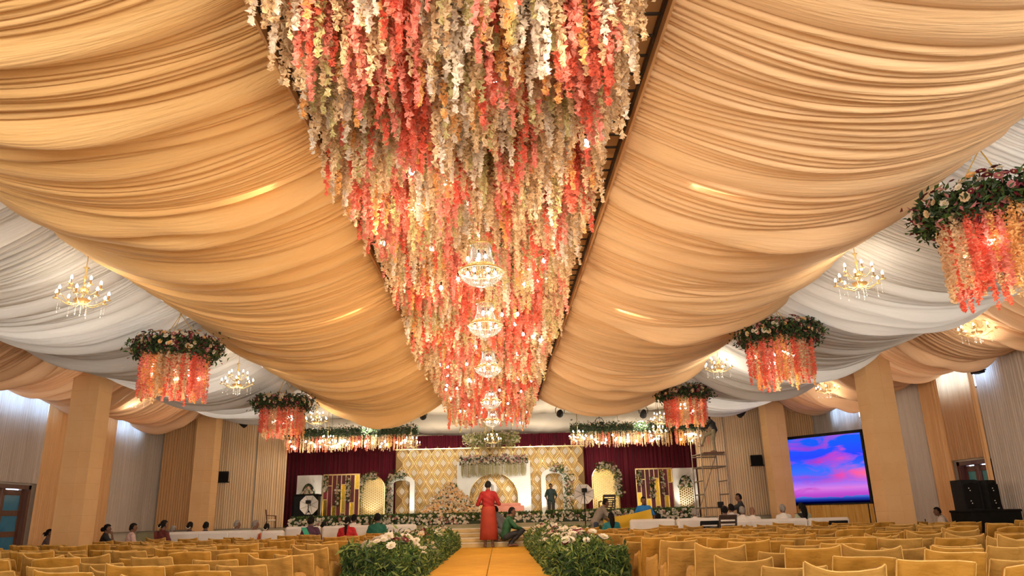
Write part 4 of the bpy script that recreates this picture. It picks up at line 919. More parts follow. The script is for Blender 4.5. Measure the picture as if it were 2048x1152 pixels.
# foot lights added on the stage to brighten the arches and panels
def uplight(x, y, label, aim, power=40, col_=NEUT):
    t = thing('added_floor_uplight', label, 'uplight', (x, y, ST)); MB().lathe([(0, 0), (.07, 0), (.08, .1), (.06, .12), (0, .1)], 10).build('housing', M['black'], t); MB().lathe([(0, .105), (.055, .115)], 10).build('lens', M['bulbw'], t)
    lamp('SPOT', (x, y, ST+.16), power*LK, col_, .05, aim, 80, .6)
uplight(XP(822, 32.2), 32.2, 'small added floor uplight at the foot of the left white arch', (XP(824, 32.8), 32.8, 2.6))
uplight(XP(1088, 32.2), 32.2, 'small added floor uplight at the foot of the right white arch', (XP(1088, 32.8), 32.8, 2.6))
uplight(XP(1048, 33.0), 32.8, 'small added floor uplight beside the white centre panel', (XP(1045, 33.5), 33.5, 2.6), 50)
uplight(XP(638, 30.0), 30.0, 'small added floor uplight before the left white wing', (XP(622, 30.6), 30.6, 2.2), 40)
uplight(XP(1372, 30.0), 30.0, 'small added floor uplight before the right white wing', (XP(1372, 30.6), 30.6, 2.2), 40)
uplight(XP(742, 30.9), 30.9, 'small added floor uplight before the left gold lattice arch', (XP(742, 31.5), 31.5, 2.4), 30)
uplight(XP(1212, 30.9), 30.9, 'small added floor uplight before the right gold lattice arch', (XP(1212, 31.5), 31.5, 2.4), 30)

# ------------------------------------------------------------------ video screen
A = Vector((9.32, 26.12, 0)); B = Vector((11.28, 23.35, 0)); zb = ZP(1009, 25.0, 1640)-.02; zt = ZP(872, 25.0, 1640)+.03; L = (B-A).length; az = math.atan2(B.y-A.y, B.x-A.x)
t = thing('video_screen', 'large LED screen showing a purple sunset sky', 'screen', ((A.x+B.x)/2, (A.y+B.y)/2, 0), az)
MB().box(-L/2+.06, L/2-.06, -.01, 0, zb+.05, zt-.09).build('display', M['screen'], t)
MB().bbox(-L/2, L/2, .0, .07, zb, zt, .01).box(-L/2, L/2, -.03, 0, zt-.09, zt).box(-L/2, L/2, -.03, 0, zb, zb+.05).box(-L/2, -L/2+.06, -.03, 0, zb, zt).box(L/2-.06, L/2, -.03, 0, zb, zt).build('bezel', M['black'], t)
MB().box(-L/2+.1, -L/2+.2, .0, .07, 0, zb).box(L/2-.2, L/2-.1, .0, .07, 0, zb).build('stand', M['black'], t)
c = curtain('gold pleated skirt hanging below the video screen', M['skirt'], (A.x+.05, A.y-.05), (B.x, B.y-.05), .02, zb, 71, 'screen_skirt', 'skirt', per=.13, depth=.03)
# loudspeaker stack in front of the right doorway
tz = ZP(1019, 17.0, 1985); sp = P(1948, 1000, 17.2)
for i, (px, dy, w_, d_, h_, rz, lb) in enumerate([(1934, 0, .40, .45, .64, 10, 'black loudspeaker cabinet before the right doorway, facing the hall'), (1972, -.1, .34, .42, .62, 30, 'black loudspeaker with slanted back, right one of the pair')]):
    t = thing('loudspeaker', lb, 'loudspeaker', (XP(px, 17.1+dy, 990), 17.1+dy, tz), R(rz-12))
    MB().prism([(-w_/2, 0), (w_/2, 0), (w_/2-(.08 if i else 0), h_*.95), (w_/2-.10, h_), (-w_/2, h_)], -d_/2, d_/2).build('cabinet', M['black'], t)
    for k in range(2): MB().lathe([(.13, 0), (.12, .02), (.07, -.02), (0, -.03)], 18).build('driver', M['blackcloth'], t, loc=(0, -d_/2-.005, h_*(.28+.42*k)), rot=(R(90), 0, 0))
    MB().bbox(-w_/2+.03, w_/2-.05, -d_/2-.03, -d_/2-.012, .04, h_*.86, .006).build('grille', M['blackcloth'], t)
    for k in range(2): MB().ball((0, 0, 0), .012).ball((.02, 0, -.05), .012).build('badge', M['white'], t, loc=(-w_*.2, -d_/2-.035, h_*(.3+.42*k)))
xa, xb = XP(1925, 16.9, 1030), XP(2029, 16.9, 1030)
t = thing('speaker_table', 'long low table under black cloth carrying the loudspeakers', 'table', ((xa+xb)/2, 17.0, 0)); h = (xb-xa)/2
MB().bbox(-h, h, -.4, .4, tz-.05, tz, .015).build('table_top', M['blackcloth'], t); MB().bbox(-h+.02, h-.02, -.38, .38, 0, tz-.04, .01).build('cloth_skirt', M['blackcloth'], t)
tag(MB().ball((0, 0, 0), .09, .06, .06).ball((.06, 0, -.02), .06, .05, .04).build('white_bundle', M['white'], None, loc=(XP(1985, 16.9, 1012), 16.85, tz+.06)), 'small white cloth bundle on the black speaker table', 'bundle')
# wall floodlight by the right window
p = Vector((XR-.35, 17.1, 4.15)); t = thing('wall_floodlight', 'small black floodlight near the bright right window', 'floodlight', p); MB().bbox(-.1, .1, -.13, .13, -.06, .06, .015).build('housing', M['black'], t); MB().tube([(.05, 0, 0), (.3, 0, .05)], .015, 5).build('bracket', M['black'], t)
# folded tripod by the left column
p = P(182, 1040, 19.3); t = thing('folded_tripod', 'folded black tripod leaning beside the big left column', 'tripod', (p.x, 19.3, 0))
for a in range(3): MB().tube([(.03*math.cos(a*2.1), .03*math.sin(a*2.1), 1.36), (.11*math.cos(a*2.1), .11*math.sin(a*2.1), 0)], .016, 6).build('leg', M['black'], t)
MB().bbox(-.07, .07, -.07, .07, 1.34, 1.42, .02).build('head', M['black'], t)

# ------------------------------------------------------------------ white sofas
def sofa(px0, px1, Y, py, label):
    xa, xb = XP(px0, Y, 1050), XP(px1, Y, 1050); z = ZP(py, Y, (px0+px1)/2); t = thing('white_sofa', label, 'sofa', ((xa+xb)/2, Y, 0), 0, 'white cloth covered sofas facing the stage'); h = (xb-xa)/2
    MB().bbox(-h, h, 0, .26, .02, z, .05).build('backrest', M['white'], t); MB().bbox(-h+.05, h-.05, .24, .9, .04, .44, .05).build('seat', M['white'], t)
    for s in (-1, 1): MB().bbox(s*(h-.1)-.1, s*(h-.1)+.1, .22, .92, .03, .64, .05).build('armrest', M['white'], t)
    n = max(1, round(2*h/.85))
    for i in range(n): a = -h+.03+(2*h-.06)*i/n; MB().bbox(a+.01, a+(2*h-.06)/n-.01, -.018, .03, .1, z-.05, .012).build('cover_panel', M['white'], t)
    return t
sofa(336, 520, 21.0, 1062, 'long white sofa at far left with several seated guests')
sofa(522, 566, 20.5, 1061, 'white single seat at the right end of the far left sofa')
sofa(570, 640, 22.4, 1053, 'white sofa left of the woman with dark bun and green top')
sofa(644, 746, 22.4, 1051, 'white sofa behind the woman in red')
sofa(750, 832, 22.4, 1049, 'white sofa behind the man in the green shirt')
sofa(1262, 1352, 21.5, 1038, 'white sofa behind the yellow sheet')
sofa(1356, 1440, 21.3, 1036, 'white sofa by the scaffold foot')
sofa(1444, 1618, 21.0, 1038, 'long white sofa with the row of elderly guests')
sofa(1622, 1702, 20.8, 1035, 'white sofa under the video screen at the right end')

# ================================================================== cloth covered chairs
def chair_proto(seed, m):
    rr = random.Random(seed); npr = np.random.default_rng(seed)
    t = thing('covered_chair', 'x', 'chair')
    zs = [.03, .14, .28, .40, .46, .52, .57, .62, .66, .70, .74, .775, .80, .815]; nu = 15; top = .815+rr.uniform(-.015, .015)
    def prm(z): f = z/.81; return (.268-.035*f, -.215-.15*max(0, (z-.42)/.4)-.02*(1-f), .055-.02*f)     # half width, rear y, half thickness
    c0, c1 = rr.uniform(-.02, .045), rr.uniform(-.02, .045); mid = rr.uniform(-.03, .02); ph = rr.random()*6; dg = rr.choice([-1, 1])
    V = []; n = 2*nu
    for k, z in enumerate(zs):
        hw, yb, th = prm(z); f = max(0, (z-.45)/.36)
        for side in (0, 1):
            for i in range(nu):
                u = -1+2*i/(nu-1) if side == 0 else 1-2*i/(nu-1); e = max(0, abs(u)-.8)/.2
                zz = z+f*f*((c0 if u < 0 else c1)*abs(u)**3+mid*(1-u*u)); x = u*hw*(1+.015*math.sin(5*z+ph))
                wr = .016*math.sin(11*z+dg*5*u+ph)*(1-u*u*.6)+.012*math.sin(27*z-dg*9*u+2*ph)*(1-.5*f)+.008*math.sin(14*u+ph*3)
                y = yb-th*(1-.55*e*e)+wr-.012*(1-u*u) if side == 0 else yb+th*(1-.55*e*e)-wr*.6
                V.append((x, y, zz))
    K = len(zs); F = [(k*n+i, k*n+(i+1) % n, (k+1)*n+(i+1) % n, (k+1)*n+i) for k in range(K-1) for i in range(n)]
    for i in range(nu-1): F.append(((K-1)*n+i, (K-1)*n+i+1, (K-1)*n+2*nu-2-i, (K-1)*n+2*nu-1-i))
    mb = MB(); mb.add(V, F); b = mb.build('back_cover', m, t, smooth=True)
    pp = MB()
    for s in (0, nu-1): pp.tube([Vector(V[k*n+s])+Vector(((-.004 if s == 0 else .004), .012, 0)) for k in range(3, K)], .0055, 5)
    pp.tube([Vector(V[(K-1)*n+i])+Vector((0, .01, .003)) for i in range(nu)], .0055, 5).build('piping', M['piping'], b)
    # seat with a skirt that flares to the floor
    vs = []; pr = [(.02, .262, .29), (.25, .255, .275), (.42, .248, .265), (.455, .245, .25), (.462, .2, .2)]; n = 20
    for z, hx, hy in pr:
        for i in range(n):
            a = 2*math.pi*i/n; c, s = math.cos(a), math.sin(a); q = 1/max(abs(c), abs(s))**.75; wv = .012*math.sin(i*2.7+ph)*(1-z/.47)
            vs.append((hx*c*q*.93+wv*c, .02+hy*s*q*.93+wv*s, z))
    mb = MB().add(vs, [(k*n+i, k*n+(i+1) % n, (k+1)*n+(i+1) % n, (k+1)*n+i) for k in range(len(pr)-1) for i in range(n)]+[tuple((len(pr)-1)*n+i for i in range(n))]); mb.build('seat_cover', m, t, smooth=True)
    for s in (-1, 1):
        vs = []; ys = [-.26, -.12, .05, .2, .27]; 
        for k, y in enumerate(ys):
            h = .665-.02*k+(-.05 if k == 4 else 0)+.01*math.sin(k*2+ph); fl = .012*math.sin(k*2.3+ph)
            vs += [(s*(.288+fl*.6), y, .03), (s*(.28+fl*.4), y, .35), (s*.28, y, h-.05), (s*.268, y, h), (s*.245, y, h-.008), (s*.232, y, h-.06), (s*.232, y, .40)]
        fs = [(k*7+i, k*7+i+1, (k+1)*7+i+1, (k+1)*7+i) for k in range(len(ys)-1) for i in range(6)]; fs += [tuple(range(7))[::-1], tuple(28+i for i in range(7))]
        MB().add(vs, fs).build('arm_cover', m, t, smooth=True)
    return t
protos = [chair_proto(500+i, M['chair'] if i % 3 else M['chair2']) for i in range(7)]; used = [False]*7
CH = 0; chairs = []
def place_chair(x, y, rz, label):
    global CH
    k = rnd.randrange(7) if CH >= 7 else CH; CH += 1
    o = protos[k] if not used[k] else copy_tree(protos[k]); used[k] = True
    o.location = (x, y, 0); o.rotation_euler = (0, 0, rz); o['label'] = label; o['group'] = 'yellow cloth covered chairs in rows'; o.scale = (1, 1, rnd.uniform(.95, 1.06)); chairs.append((x, y)); return o
ORD = ['first', 'second', 'third', 'fourth', 'fifth', 'sixth', 'seventh', 'eighth', 'ninth', 'tenth', 'eleventh', 'twelfth', 'thirteenth', 'fourteenth', 'fifteenth', 'sixteenth', 'seventeenth', 'eighteenth', 'nineteenth', 'twentieth']
# guests sitting on the yellow chairs (pixel of head top, depth) get a chair first
GUEST = [(97, 1062, 19.2), (213, 1050, 19.6), (265, 1048, 19.7), (327, 1042, 19.6), (622, 1034, 19.6), (695, 1035, 19.8), (755, 1028, 20.0), (1222, 1026, 20.2), (1880, 1014, 18.7)]
gpos = []
for px, py, Y in GUEST: p = P(px, py+12, Y); gpos.append((p.x, Y))
NR = 15; cand = []
for side, s in (('left', -1), ('right', 1)):
    for i in range(NR):
        y = 18.75-.965*i+rnd.uniform(-.05, .05); xo = rnd.uniform(-.04, .05); n = 0
        for k in range(20):
            x = AX+s*(2.34+xo+.605*k); yy = y+rnd.uniform(-.09, .09)+.012*k
            if abs(x-AX) > 10.6: break
            if abs(abs(x-AX)-9.43) < .62 and abs(yy-18.05) < .62: continue
            if s > 0 and x > 9.5 and yy < 18 and yy > 16: continue
            a, b, d = proj((x, yy, .8)); 
            if a < -45 or a > 2095 or b > 1175: continue
            if any(abs(x-g[0]) < .58 and abs(yy-.0-g[1]) < .7 for g in gpos): continue
            cand.append((d, x, yy, i, k, side))
cand.sort(); print('chairs', len(cand))
for d, x, y, i, k, side in cand[:291]:
    big = rnd.random() < .07
    place_chair(x+rnd.uniform(-.03, .03), y, R(rnd.uniform(-22, 22) if big else rnd.uniform(-8, 8)), f'yellow cloth covered chair {side} of runway, {ORD[i]} row from the stage, {ORD[k]} from the runway')
GL = ['maroon dressed guest beside the big left column', 'guest in black and white resting chin on hand', 'man in pale pink shirt at far left', 'woman in maroon with white hair flowers', 'woman with dark bun in purple and green', 'woman in red with hair flowers', 'man in the green shirt', 'woman in teal with long dark hair', 'man in white shirt by the loudspeakers']
for (x, y), g in zip(gpos, GL): place_chair(x, y, R(90) if g.endswith('loudspeakers') else R(rnd.uniform(-4, 4)), 'yellow cloth covered chair under the '+g)

# plastic chairs with slotted backs
def slot_chair(x, y, z, rz, label, m, sz=1.0):
    t = thing('slotted_chair', label, 'chair', (x, y, z), rz); t.scale = (1, 1, sz); MB().bbox(-.24, .24, -.22, .24, .40, .44, .015).build('seat', m, t)
    for sx in (-1, 1):
        for sy in (-1, 1): MB().tube([(sx*.2, sy*.2, .41), (sx*.24, sy*.25, 0)], [.028, .02], 6).build('leg', m, t)
        MB().tube([(sx*.25, .2, .42), (sx*.27, .15, .62), (sx*.27, -.2, .64)], .022, 6).build('armrest', m, t)
        MB().tube([(sx*.22, -.22, .42), (sx*.22, -.30, .84)], .025, 6).build('back_post', m, t)
    for i in range(5): zz = .5+.075*i; MB().bbox(-.22, .22, -.25-.19*(zz-.42)-.012, -.25-.19*(zz-.42)+.012, zz-.022, zz+.022, .006).build('back_slat', m, t)
    MB().bbox(-.24, .24, -.335, -.295, .81, .87, .012).build('back_rail', m, t)
for px, Y, z, rz, lb, m in ((1412, 20.2, 0, 0, 'black plastic chair with slotted back before the white sofas', 'black'), (1444, 19.5, 0, 12, 'brown ribbed plastic chair behind the right white sofas', 'brownch'), (1216, 29.0, ST, 10, 'dark slotted chair on stage before the right lattice arch', 'brownch'), (1665, 19.9, 0, 0, 'dark chair behind the white sofa under the screen', 'black')):
    slot_chair(XP(px, Y, 1035), Y, z, R(rz), lb, M[m], {1444: 1.24, 1412: 1.08}.get(px, 1))

# ================================================================== scaffold tower
def pt(px, py, Y): return P(px, py, Y)
SF, SK = 25.2, 26.3
SB, SD, SA, SC = XP(1405, SF, 940), XP(1450, SF, 900), XP(1386, SK, 940), XP(1437, SK, 960)
t = thing('scaffold_tower', 'tall brown steel scaffold tower right of the stage', 'scaffold', ((SB+SD)/2, 25.7, ST)); ox = t.location.x
posts = {'B': (SB-ox, -.5), 'D': (SD-ox, -.5), 'A': (SA-ox, .6), 'C': (SC-ox, .6)}; HT = {'B': ZP(848, SF, 1397)-ST, 'D': ZP(829, SF, 1441)-ST, 'A': ZP(862, SK, 1379)-ST, 'C': ZP(912, SK, 1431)-ST}
for k, (x, y) in posts.items():
    MB().tube([(x, y, 0), (x, y, HT[k])], .022, 8).build('post', M['steel'], t); MB().lathe([(.07, 0), (.07, .02), (.03, .03)], 8, (x, y, 0)).build('foot', M['steel'], t)
PZ = ZP(905, 25.5, 1425)-ST
for z in [.3, .72, 1.15, 1.6, PZ-.05, PZ+.5, PZ+.95]:
    for a, b in (('A', 'B'), ('C', 'D')):
        if z < min(HT[a], HT[b]): MB().tube([(*posts[a], z), (*posts[b], z)], .02, 6).build('rung', M['steel'], t)
for z in (.3, 1.6, PZ-.1): MB().tube([(*posts['B'], z), (*posts['D'], z)], .02, 6).build('ledger', M['steel'], t); MB().tube([(*posts['A'], z), (*posts['C'], z)], .02, 6).build('ledger', M['steel'], t)
MB().bbox(posts['B'][0]+.1, posts['D'][0]+.02, -.5, .6, PZ-.05, PZ, .008).build('deck_board', M['wood'], t)
MB().tube([(*posts['A'], 0), (*posts['C'], PZ)], .015, 6).build('brace', M['steel'], t)

# ================================================================== people
def nearest_region(V, segs):
    best = np.full(len(V), 1e9); reg = np.zeros(len(V), int)
    for i, (nm, a, b, r) in enumerate(segs):
        a = np.array(a); b = np.array(b); d = b-a; L = max((d*d).sum(), 1e-9); u = np.clip(((V-a)@d)/L, 0, 1); q = np.linalg.norm(V-(a+u[:, None]*d), axis=1)-r
        m = q < best; best[m] = q[m]; reg[m] = i
    return reg
BASE = dict(stand=dict(pelvis=(0, 0, .93), chest=(0, 0, 1.24), neck=(0, -.01, 1.44), head=(0, .03, 1.595), hipR=(.09, 0, .90), hipL=(-.09, 0, .90), kneeR=(.1, .03, .49), kneeL=(-.1, .03, .49), ankR=(.1, -.02, .08), ankL=(-.1, -.02, .08), toeR=(.12, .15, .03), toeL=(-.12, .15, .03),
                      elR=(.27, -.03, 1.12), elL=(-.27, -.03, 1.12), wrR=(.26, .1, .88), wrL=(-.26, .1, .88)),
            sit=dict(pelvis=(0, 0, .55), chest=(0, .0, .86), neck=(0, .0, 1.06), head=(0, .03, 1.215), hipR=(.1, .03, .53), hipL=(-.1, .03, .53), kneeR=(.13, .45, .53), kneeL=(-.13, .45, .53), ankR=(.13, .44, .08), ankL=(-.13, .44, .08), toeR=(.14, .6, .03), toeL=(-.14, .6, .03),
                     elR=(.26, .05, .76), elL=(-.26, .05, .76), wrR=(.14, .28, .66), wrL=(-.14, .28, .66)),
            squat=dict(pelvis=(0, -.16, .27), chest=(0, -.02, .55), neck=(0, .10, .72), head=(0, .17, .86), hipR=(.1, -.14, .25), hipL=(-.1, -.14, .25), kneeR=(.17, .30, .40), kneeL=(-.17, .30, .36), ankR=(.13, -.02, .09), ankL=(-.13, .0, .09), toeR=(.15, .16, .03), toeL=(-.15, .18, .03),
                       elR=(.26, .22, .52), elL=(-.26, .22, .52), wrR=(.12, .44, .42), wrL=(-.12, .44, .42)),
            bend=dict(pelvis=(0, -.05, .92), chest=(0, .12, 1.2), neck=(0, .24, 1.36), head=(0, .33, 1.48), hipR=(.09, -.05, .9), hipL=(-.09, -.05, .9), kneeR=(.1, .0, .48), kneeL=(-.1, .0, .48), ankR=(.1, -.04, .08), ankL=(-.1, -.04, .08), toeR=(.12, .13, .03), toeL=(-.12, .13, .03),
                      elR=(.24, .36, 1.06), elL=(-.24, .36, 1.06), wrR=(.12, .52, .9), wrL=(-.12, .52, .9)))
def person(label, loc, rz, pose, shirt, trousers, hair='hair', skin='skin', scale=1.0, J=None, voxel=.017, sleeves='half', lungi=None, longhair=None, headyaw=0, jasmine=False, face=False, barefoot=True, saree=None, extra=None):
    j = {k: Vector(v) for k, v in BASE[pose].items()}
    for k, v in (J or {}).items(): j[k] = Vector(v)
    mb = MB(); segs = []
    def limb(nm, a, b, r0, r1):
        a, b = Vector(a), Vector(b); m_ = a.lerp(b, .4); mb.tube([a, m_, b], [r0, (r0*.5+r1*.5)*1.05, r1], 12); mb.ball(a, r0, n=10, k=6); mb.ball(b, r1, n=10, k=6); segs.append((nm, a[:], b[:], (r0+r1)/2))
    up = (j['neck']-j['pelvis']).normalized(); rt = Vector((1, 0, 0)); fw = up.cross(rt)*-1; fw = rt.cross(up)*-1 if False else up.cross(rt).normalized()
    if fw.y < 0: fw = -fw
    sh = j['neck']-up*.06; 
    # torso loft
    path = [(j['pelvis']-up*.07, .10, .08), (j['pelvis'], .165, .115), (j['pelvis'].lerp(j['chest'], .4), .15, .10), (j['chest'], .17, .115), (j['chest'].lerp(sh, .6), .175, .105), (sh, .15, .085), (j['neck'], .06, .058)]
    n = 16; vs = []
    for c, a, b in path: vs += [c+rt*a*math.cos(2*math.pi*i/n)+fw*b*math.sin(2*math.pi*i/n) for i in range(n)]
    mb.add(vs, [(k*n+i, k*n+(i+1) % n, (k+1)*n+(i+1) % n, (k+1)*n+i) for k in range(len(path)-1) for i in range(n)]+[tuple(range(n))[::-1], tuple((len(path)-1)*n+i for i in range(n))])
    segs.append(('pelvis', (j['pelvis']-up*.06)[:], (j['pelvis']+up*.03)[:], .14)); segs.append(('torso', (j['pelvis']+up*.1)[:], (j['neck']-up*.09)[:], .14))
    hd = j['head']; limb('neck', j['neck']-up*.02, hd-Vector((0, .015, .06)), .056, .052)
    for s, S in ((1, 'R'), (-1, 'L')):
        so = sh+rt*s*.165-up*.01; segs.append(('torso', (sh)[:], (sh+rt*s*.12)[:], .07)); mb.tube([sh, so], [.07, .058], 10)
        limb('upperarm', so, j['el'+S], .054, .040); limb('forearm', j['el'+S], j['wr'+S], .040, .026)
        fd = (j['wr'+S]-j['el'+S]).normalized(); sd = fd.cross(Vector((0, 0, 1))); sd = sd.normalized() if sd.length > .2 else Vector((s, 0, 0)); nn = sd.cross(fd)
        pc = j['wr'+S]+fd*.05; Q = Matrix((sd, fd, nn)).transposed().to_4x4(); mb.ball(pc, .040, .052, .018, 8, 6, Q); segs.append(('hand', j['wr'+S][:], (pc+fd*.1)[:], .03))
        for f_ in range(4):
            b0_ = pc+sd*(-.028+.0187*f_)+fd*.035; L = (.068, .078, .073, .058)[f_]; mb.tube([b0_, b0_+fd*L*.5-nn*.010, b0_+fd*L*.85-nn*.035], [.0095, .009, .0075], 6)
        b0_ = pc-sd*s*.03-fd*.01; mb.tube([b0_, b0_-sd*s*.03+fd*.03-nn*.015, b0_-sd*s*.03+fd*.06-nn*.03], [.012, .010, .008], 6)
        limb('thigh', j['hip'+S], j['knee'+S], .082, .056); limb('shin', j['knee'+S], j['ank'+S], .056, .036)
        a, tt = j['ank'+S], j['toe'+S]; he = a-(tt-a)*.25; he.z = tt.z; mb.tube([he, a.lerp(tt, .35)-Vector((0, 0, .012)), tt], [.034, .042, .026], 10); mb.ball(he, .034); mb.ball(tt, .03, .03, .022); segs.append(('foot', (he)[:], tt[:], .035)); 
    HY = Matrix.Rotation(headyaw, 4, 'Z'); H = lambda *p: hd+HY @ Vector(p)
    mb.ball(hd, .074, .092, .108, 16, 12, HY); mb.ball(H(0, .03, -.065), .052, .058, .055, 12, 8, HY); mb.ball(H(0, .092, -.02), .013, .022, .022, 8, 6, HY); mb.ball(H(0, .078, -.06), .024, .014, .012, 8, 6, HY)
    for s in (-1, 1): mb.ball(H(s*.076, -.008, -.015), .010, .020, .030, 8, 6, HY); mb.ball(H(s*.03, .072, .012), .018, .012, .010, 6, 5, HY)
    segs.append(('head', H(0, .01, -.05)[:], H(0, 0, .03)[:], .085))
    me0 = mb.mesh('tmp'); tmp = bpy.data.objects.new('tmp', me0); col.objects.link(tmp)
    md = tmp.modifiers.new('r', 'REMESH'); md.mode = 'VOXEL'; md.voxel_size = voxel; md.use_smooth_shade = True
    s_ = tmp.modifiers.new('s', 'SMOOTH'); s_.factor = .5; s_.iterations = 2 if voxel > .012 else 3
    dg = bpy.context.evaluated_depsgraph_get(); me = bpy.data.meshes.new_from_object(tmp.evaluated_get(dg)); bpy.data.objects.remove(tmp); bpy.data.meshes.remove(me0)
    me.name = 'person_body'
    t = thing('person', label, 'person', (loc[0], loc[1], loc[2]+.006), rz); t.scale = (scale,)*3
    me.materials.clear(); body = link('body', me, M[skin], t)
    nv = len(me.vertices); V = np.zeros(nv*3, np.float32); me.vertices.foreach_get('co', V); V = V.reshape(-1, 3); N = np.zeros(nv*3, np.float32); me.vertex_normals.foreach_get('vector', N); N = N.reshape(-1, 3)
    reg = nearest_region(V, segs); names = np.array([s[0] for s in segs])[reg]
    polys = [tuple(p.vertices) for p in me.polygons]
    def shell(nm, mask, off, m, wr=.004):
        keep = [p for p in polys if all(mask[i] for i in p)]
        if not keep: return
        ids = sorted({i for p in keep for i in p}); mp = {q: k for k, q in enumerate(ids)}; ids = np.array(ids)
        vv = V[ids]+N[ids]*(off+wr*np.sin(V[ids][:, 2:3]*45+V[ids][:, 0:1]*30))
        q = bpy.data.meshes.new(nm); q.from_pydata([tuple(x) for x in vv], [], [tuple(mp[i] for i in p) for p in keep]); q.polygons.foreach_set('use_smooth', [True]*len(keep)); return link(nm, q, m, t)
    if shirt: shell('shirt', np.isin(names, ['torso', 'upperarm']+(['forearm'] if sleeves == 'long' else [])) | ((names == 'pelvis') & (pose != 'sit')) | ((names == 'neck') & (((V-np.array(j['neck'][:]))@np.array(up[:])) < -.0)), .013, cloth(shirt))
    if trousers: shell('trousers', np.isin(names, ['thigh', 'shin', 'pelvis']), .010 if shirt else .012, cloth(trousers))
    Hi = np.array(HY.to_3x3().inverted()); hv = (V-np.array(hd[:]))@Hi.T
    hm = np.isin(names, ['head']) & (((hv[:, 2] > .045) & (hv[:, 1] < .088)) | ((hv[:, 1] < .005) & (hv[:, 2] > -.05) & (np.abs(hv[:, 0]) < .095)) | (hv[:, 1] < -.05))
    if hair: ho = shell('hair', hm & ((np.abs(hv[:, 0]) < .078) | (hv[:, 2] > .02) | (hv[:, 1] < -.03)), .016, M[hair], .003)
    if longhair == 'bun': MB().ball(H(0, -.11, -.02), .065, .05, .06, 12, 8).build('hair_bun', M[hair], t, smooth=True)
    if longhair == 'long': MB().tube([H(0, -.085, .03), H(0, -.12, -.08), H(0, -.15, -.2), H(0, -.16, -.34)], [.07, .08, .07, .03], 10).build('long_hair', M[hair], t, smooth=True)
    if longhair == 'braid': MB().tube([H(0, -.09, -.02), H(0, -.125, -.12), H(0, -.16, -.25), H(0, -.15, -.42)], [.05, .04, .032, .012], 8).build('braid', M[hair], t, smooth=True)
    if jasmine:
        b = MB()
        for i in range(14): a = R(-60+120*i/13); b.ball(H(.06*math.sin(a)*1.1, -.14, -.0-.055*math.cos(a)*1.3), .013, n=6, k=4)
        b.build('jasmine_string', M['pearl'], t)
    if lungi:
        vs = []; n = 28; prof = lungi[1]
        for (z, rx, ry) in prof:
            for i in range(n): a = 2*math.pi*i/n; f = 1+.03*math.sin(a*7+z*3)*(1-z); vs.append((rx*f*math.cos(a), ry*f*math.sin(a)+.01, z))
        MB().add(vs, [(k*n+i, k*n+(i+1) % n, (k+1)*n+(i+1) % n, (k+1)*n+i) for k in range(len(prof)-1) for i in range(n)]).build('lungi', cloth(lungi[0]), t, smooth=True)
    if saree:
        sp_ = j['neck']-up*.02; vs = []; a = sp_+rt*-.15-fw*.06; 
        pts = [(sp_+rt*-.16+fw*.05, .0), (sp_+rt*-.15-fw*.09+up*.02, 0), (j['chest']-fw*.15+rt*-.02, 0), (j['pelvis']-fw*.15+rt*.13, 0)]
        for p, _ in pts: vs += [p+rt*-.07, p+rt*.07]
        MB().add(vs, [(2*k, 2*k+1, 2*k+3, 2*k+2) for k in range(3)]).build('saree_end', cloth(saree), t, smooth=True)
    if face or True:
        for s in (-1, 1): MB().ball(H(s*.03, .083, .012), .009, .006, .007, 6, 5, HY).build('eye', M['eye'], t)
    if extra: extra(t, j)
    return t
def at_seat(px, pytop, Y, base=1.315):       # scale so that the head top meets the pixel
    p = P(px, pytop, Y); s = min(1.13, max(.86, p.z/base)); return (p.x, Y), s
def sitter(px, py, Y, label, shirt, trousers, rz=0, **k):
    (x, y), s = at_seat(px, py, Y); return person(label, (x, y, 0), R(rz), 'sit', shirt, trousers, scale=s, **k)
# the man in red on the runway
fz = RW; fy_ = 21.62; fp = P(978, 1094, fy_)
s_ = (P(978, 962, fy_).z-fz)/1.715
def phone(t, j): MB().bbox(-.04, .04, .33, .345, 1.14, 1.29, .006).build('held_phone', M['black'], t)
person('standing man in red shirt and orange red lungi, seen from behind', (fp.x, fy_, fz), R(2), 'stand', (.24, .002, .002), None, scale=s_, voxel=.0105,
       J=dict(elR=(.29, .02, 1.10), elL=(-.29, .02, 1.10), wrR=(.10, .26, 1.14), wrL=(-.12, .25, 1.13), head=(-.0, .05, 1.60)), headyaw=R(-8),
       lungi=((.27, .022, .005), [(.19, .235, .17), (.20, .245, .18), (.4, .235, .17), (.7, .215, .165), (.9, .20, .15), (1.03, .175, .135), (1.04, .165, .125)]))
# squatting man in green
gp = P(1022, 1094, 21.7)
person('squatting man in dark green long sleeved shirt beside the man in red', (gp.x+.0, 21.72, fz), R(-82), 'squat', (.010, .07, .025), (.015, .015, .02), sleeves='long', scale=1.02, voxel=.012, J=dict(chest=(0, -.09, .55), neck=(0, -.02, .75), head=(0, .05, .90), elR=(.26, .10, .50), elL=(-.26, .10, .50), wrR=(.12, .30, .44), wrL=(-.12, .30, .44)))
person('crouching helper in grey trousers half hidden behind the man in red', (gp.x-.28, 22.3, RW+.12), R(60), 'squat', (.10, .10, .11), (.12, .12, .13), scale=1.0)
# man on the stage
p = P(1101, 967, 32.0); person('man in dark green T-shirt standing on stage under the right white arch', (p.x, 32.0, ST), R(176), 'stand', (.010, .022, .018), (.012, .010, .012), scale=(p.z-ST)/1.715, face=True, voxel=.015, J=dict(wrR=(.2, -.05, .92), wrL=(-.2, -.05, .92)))
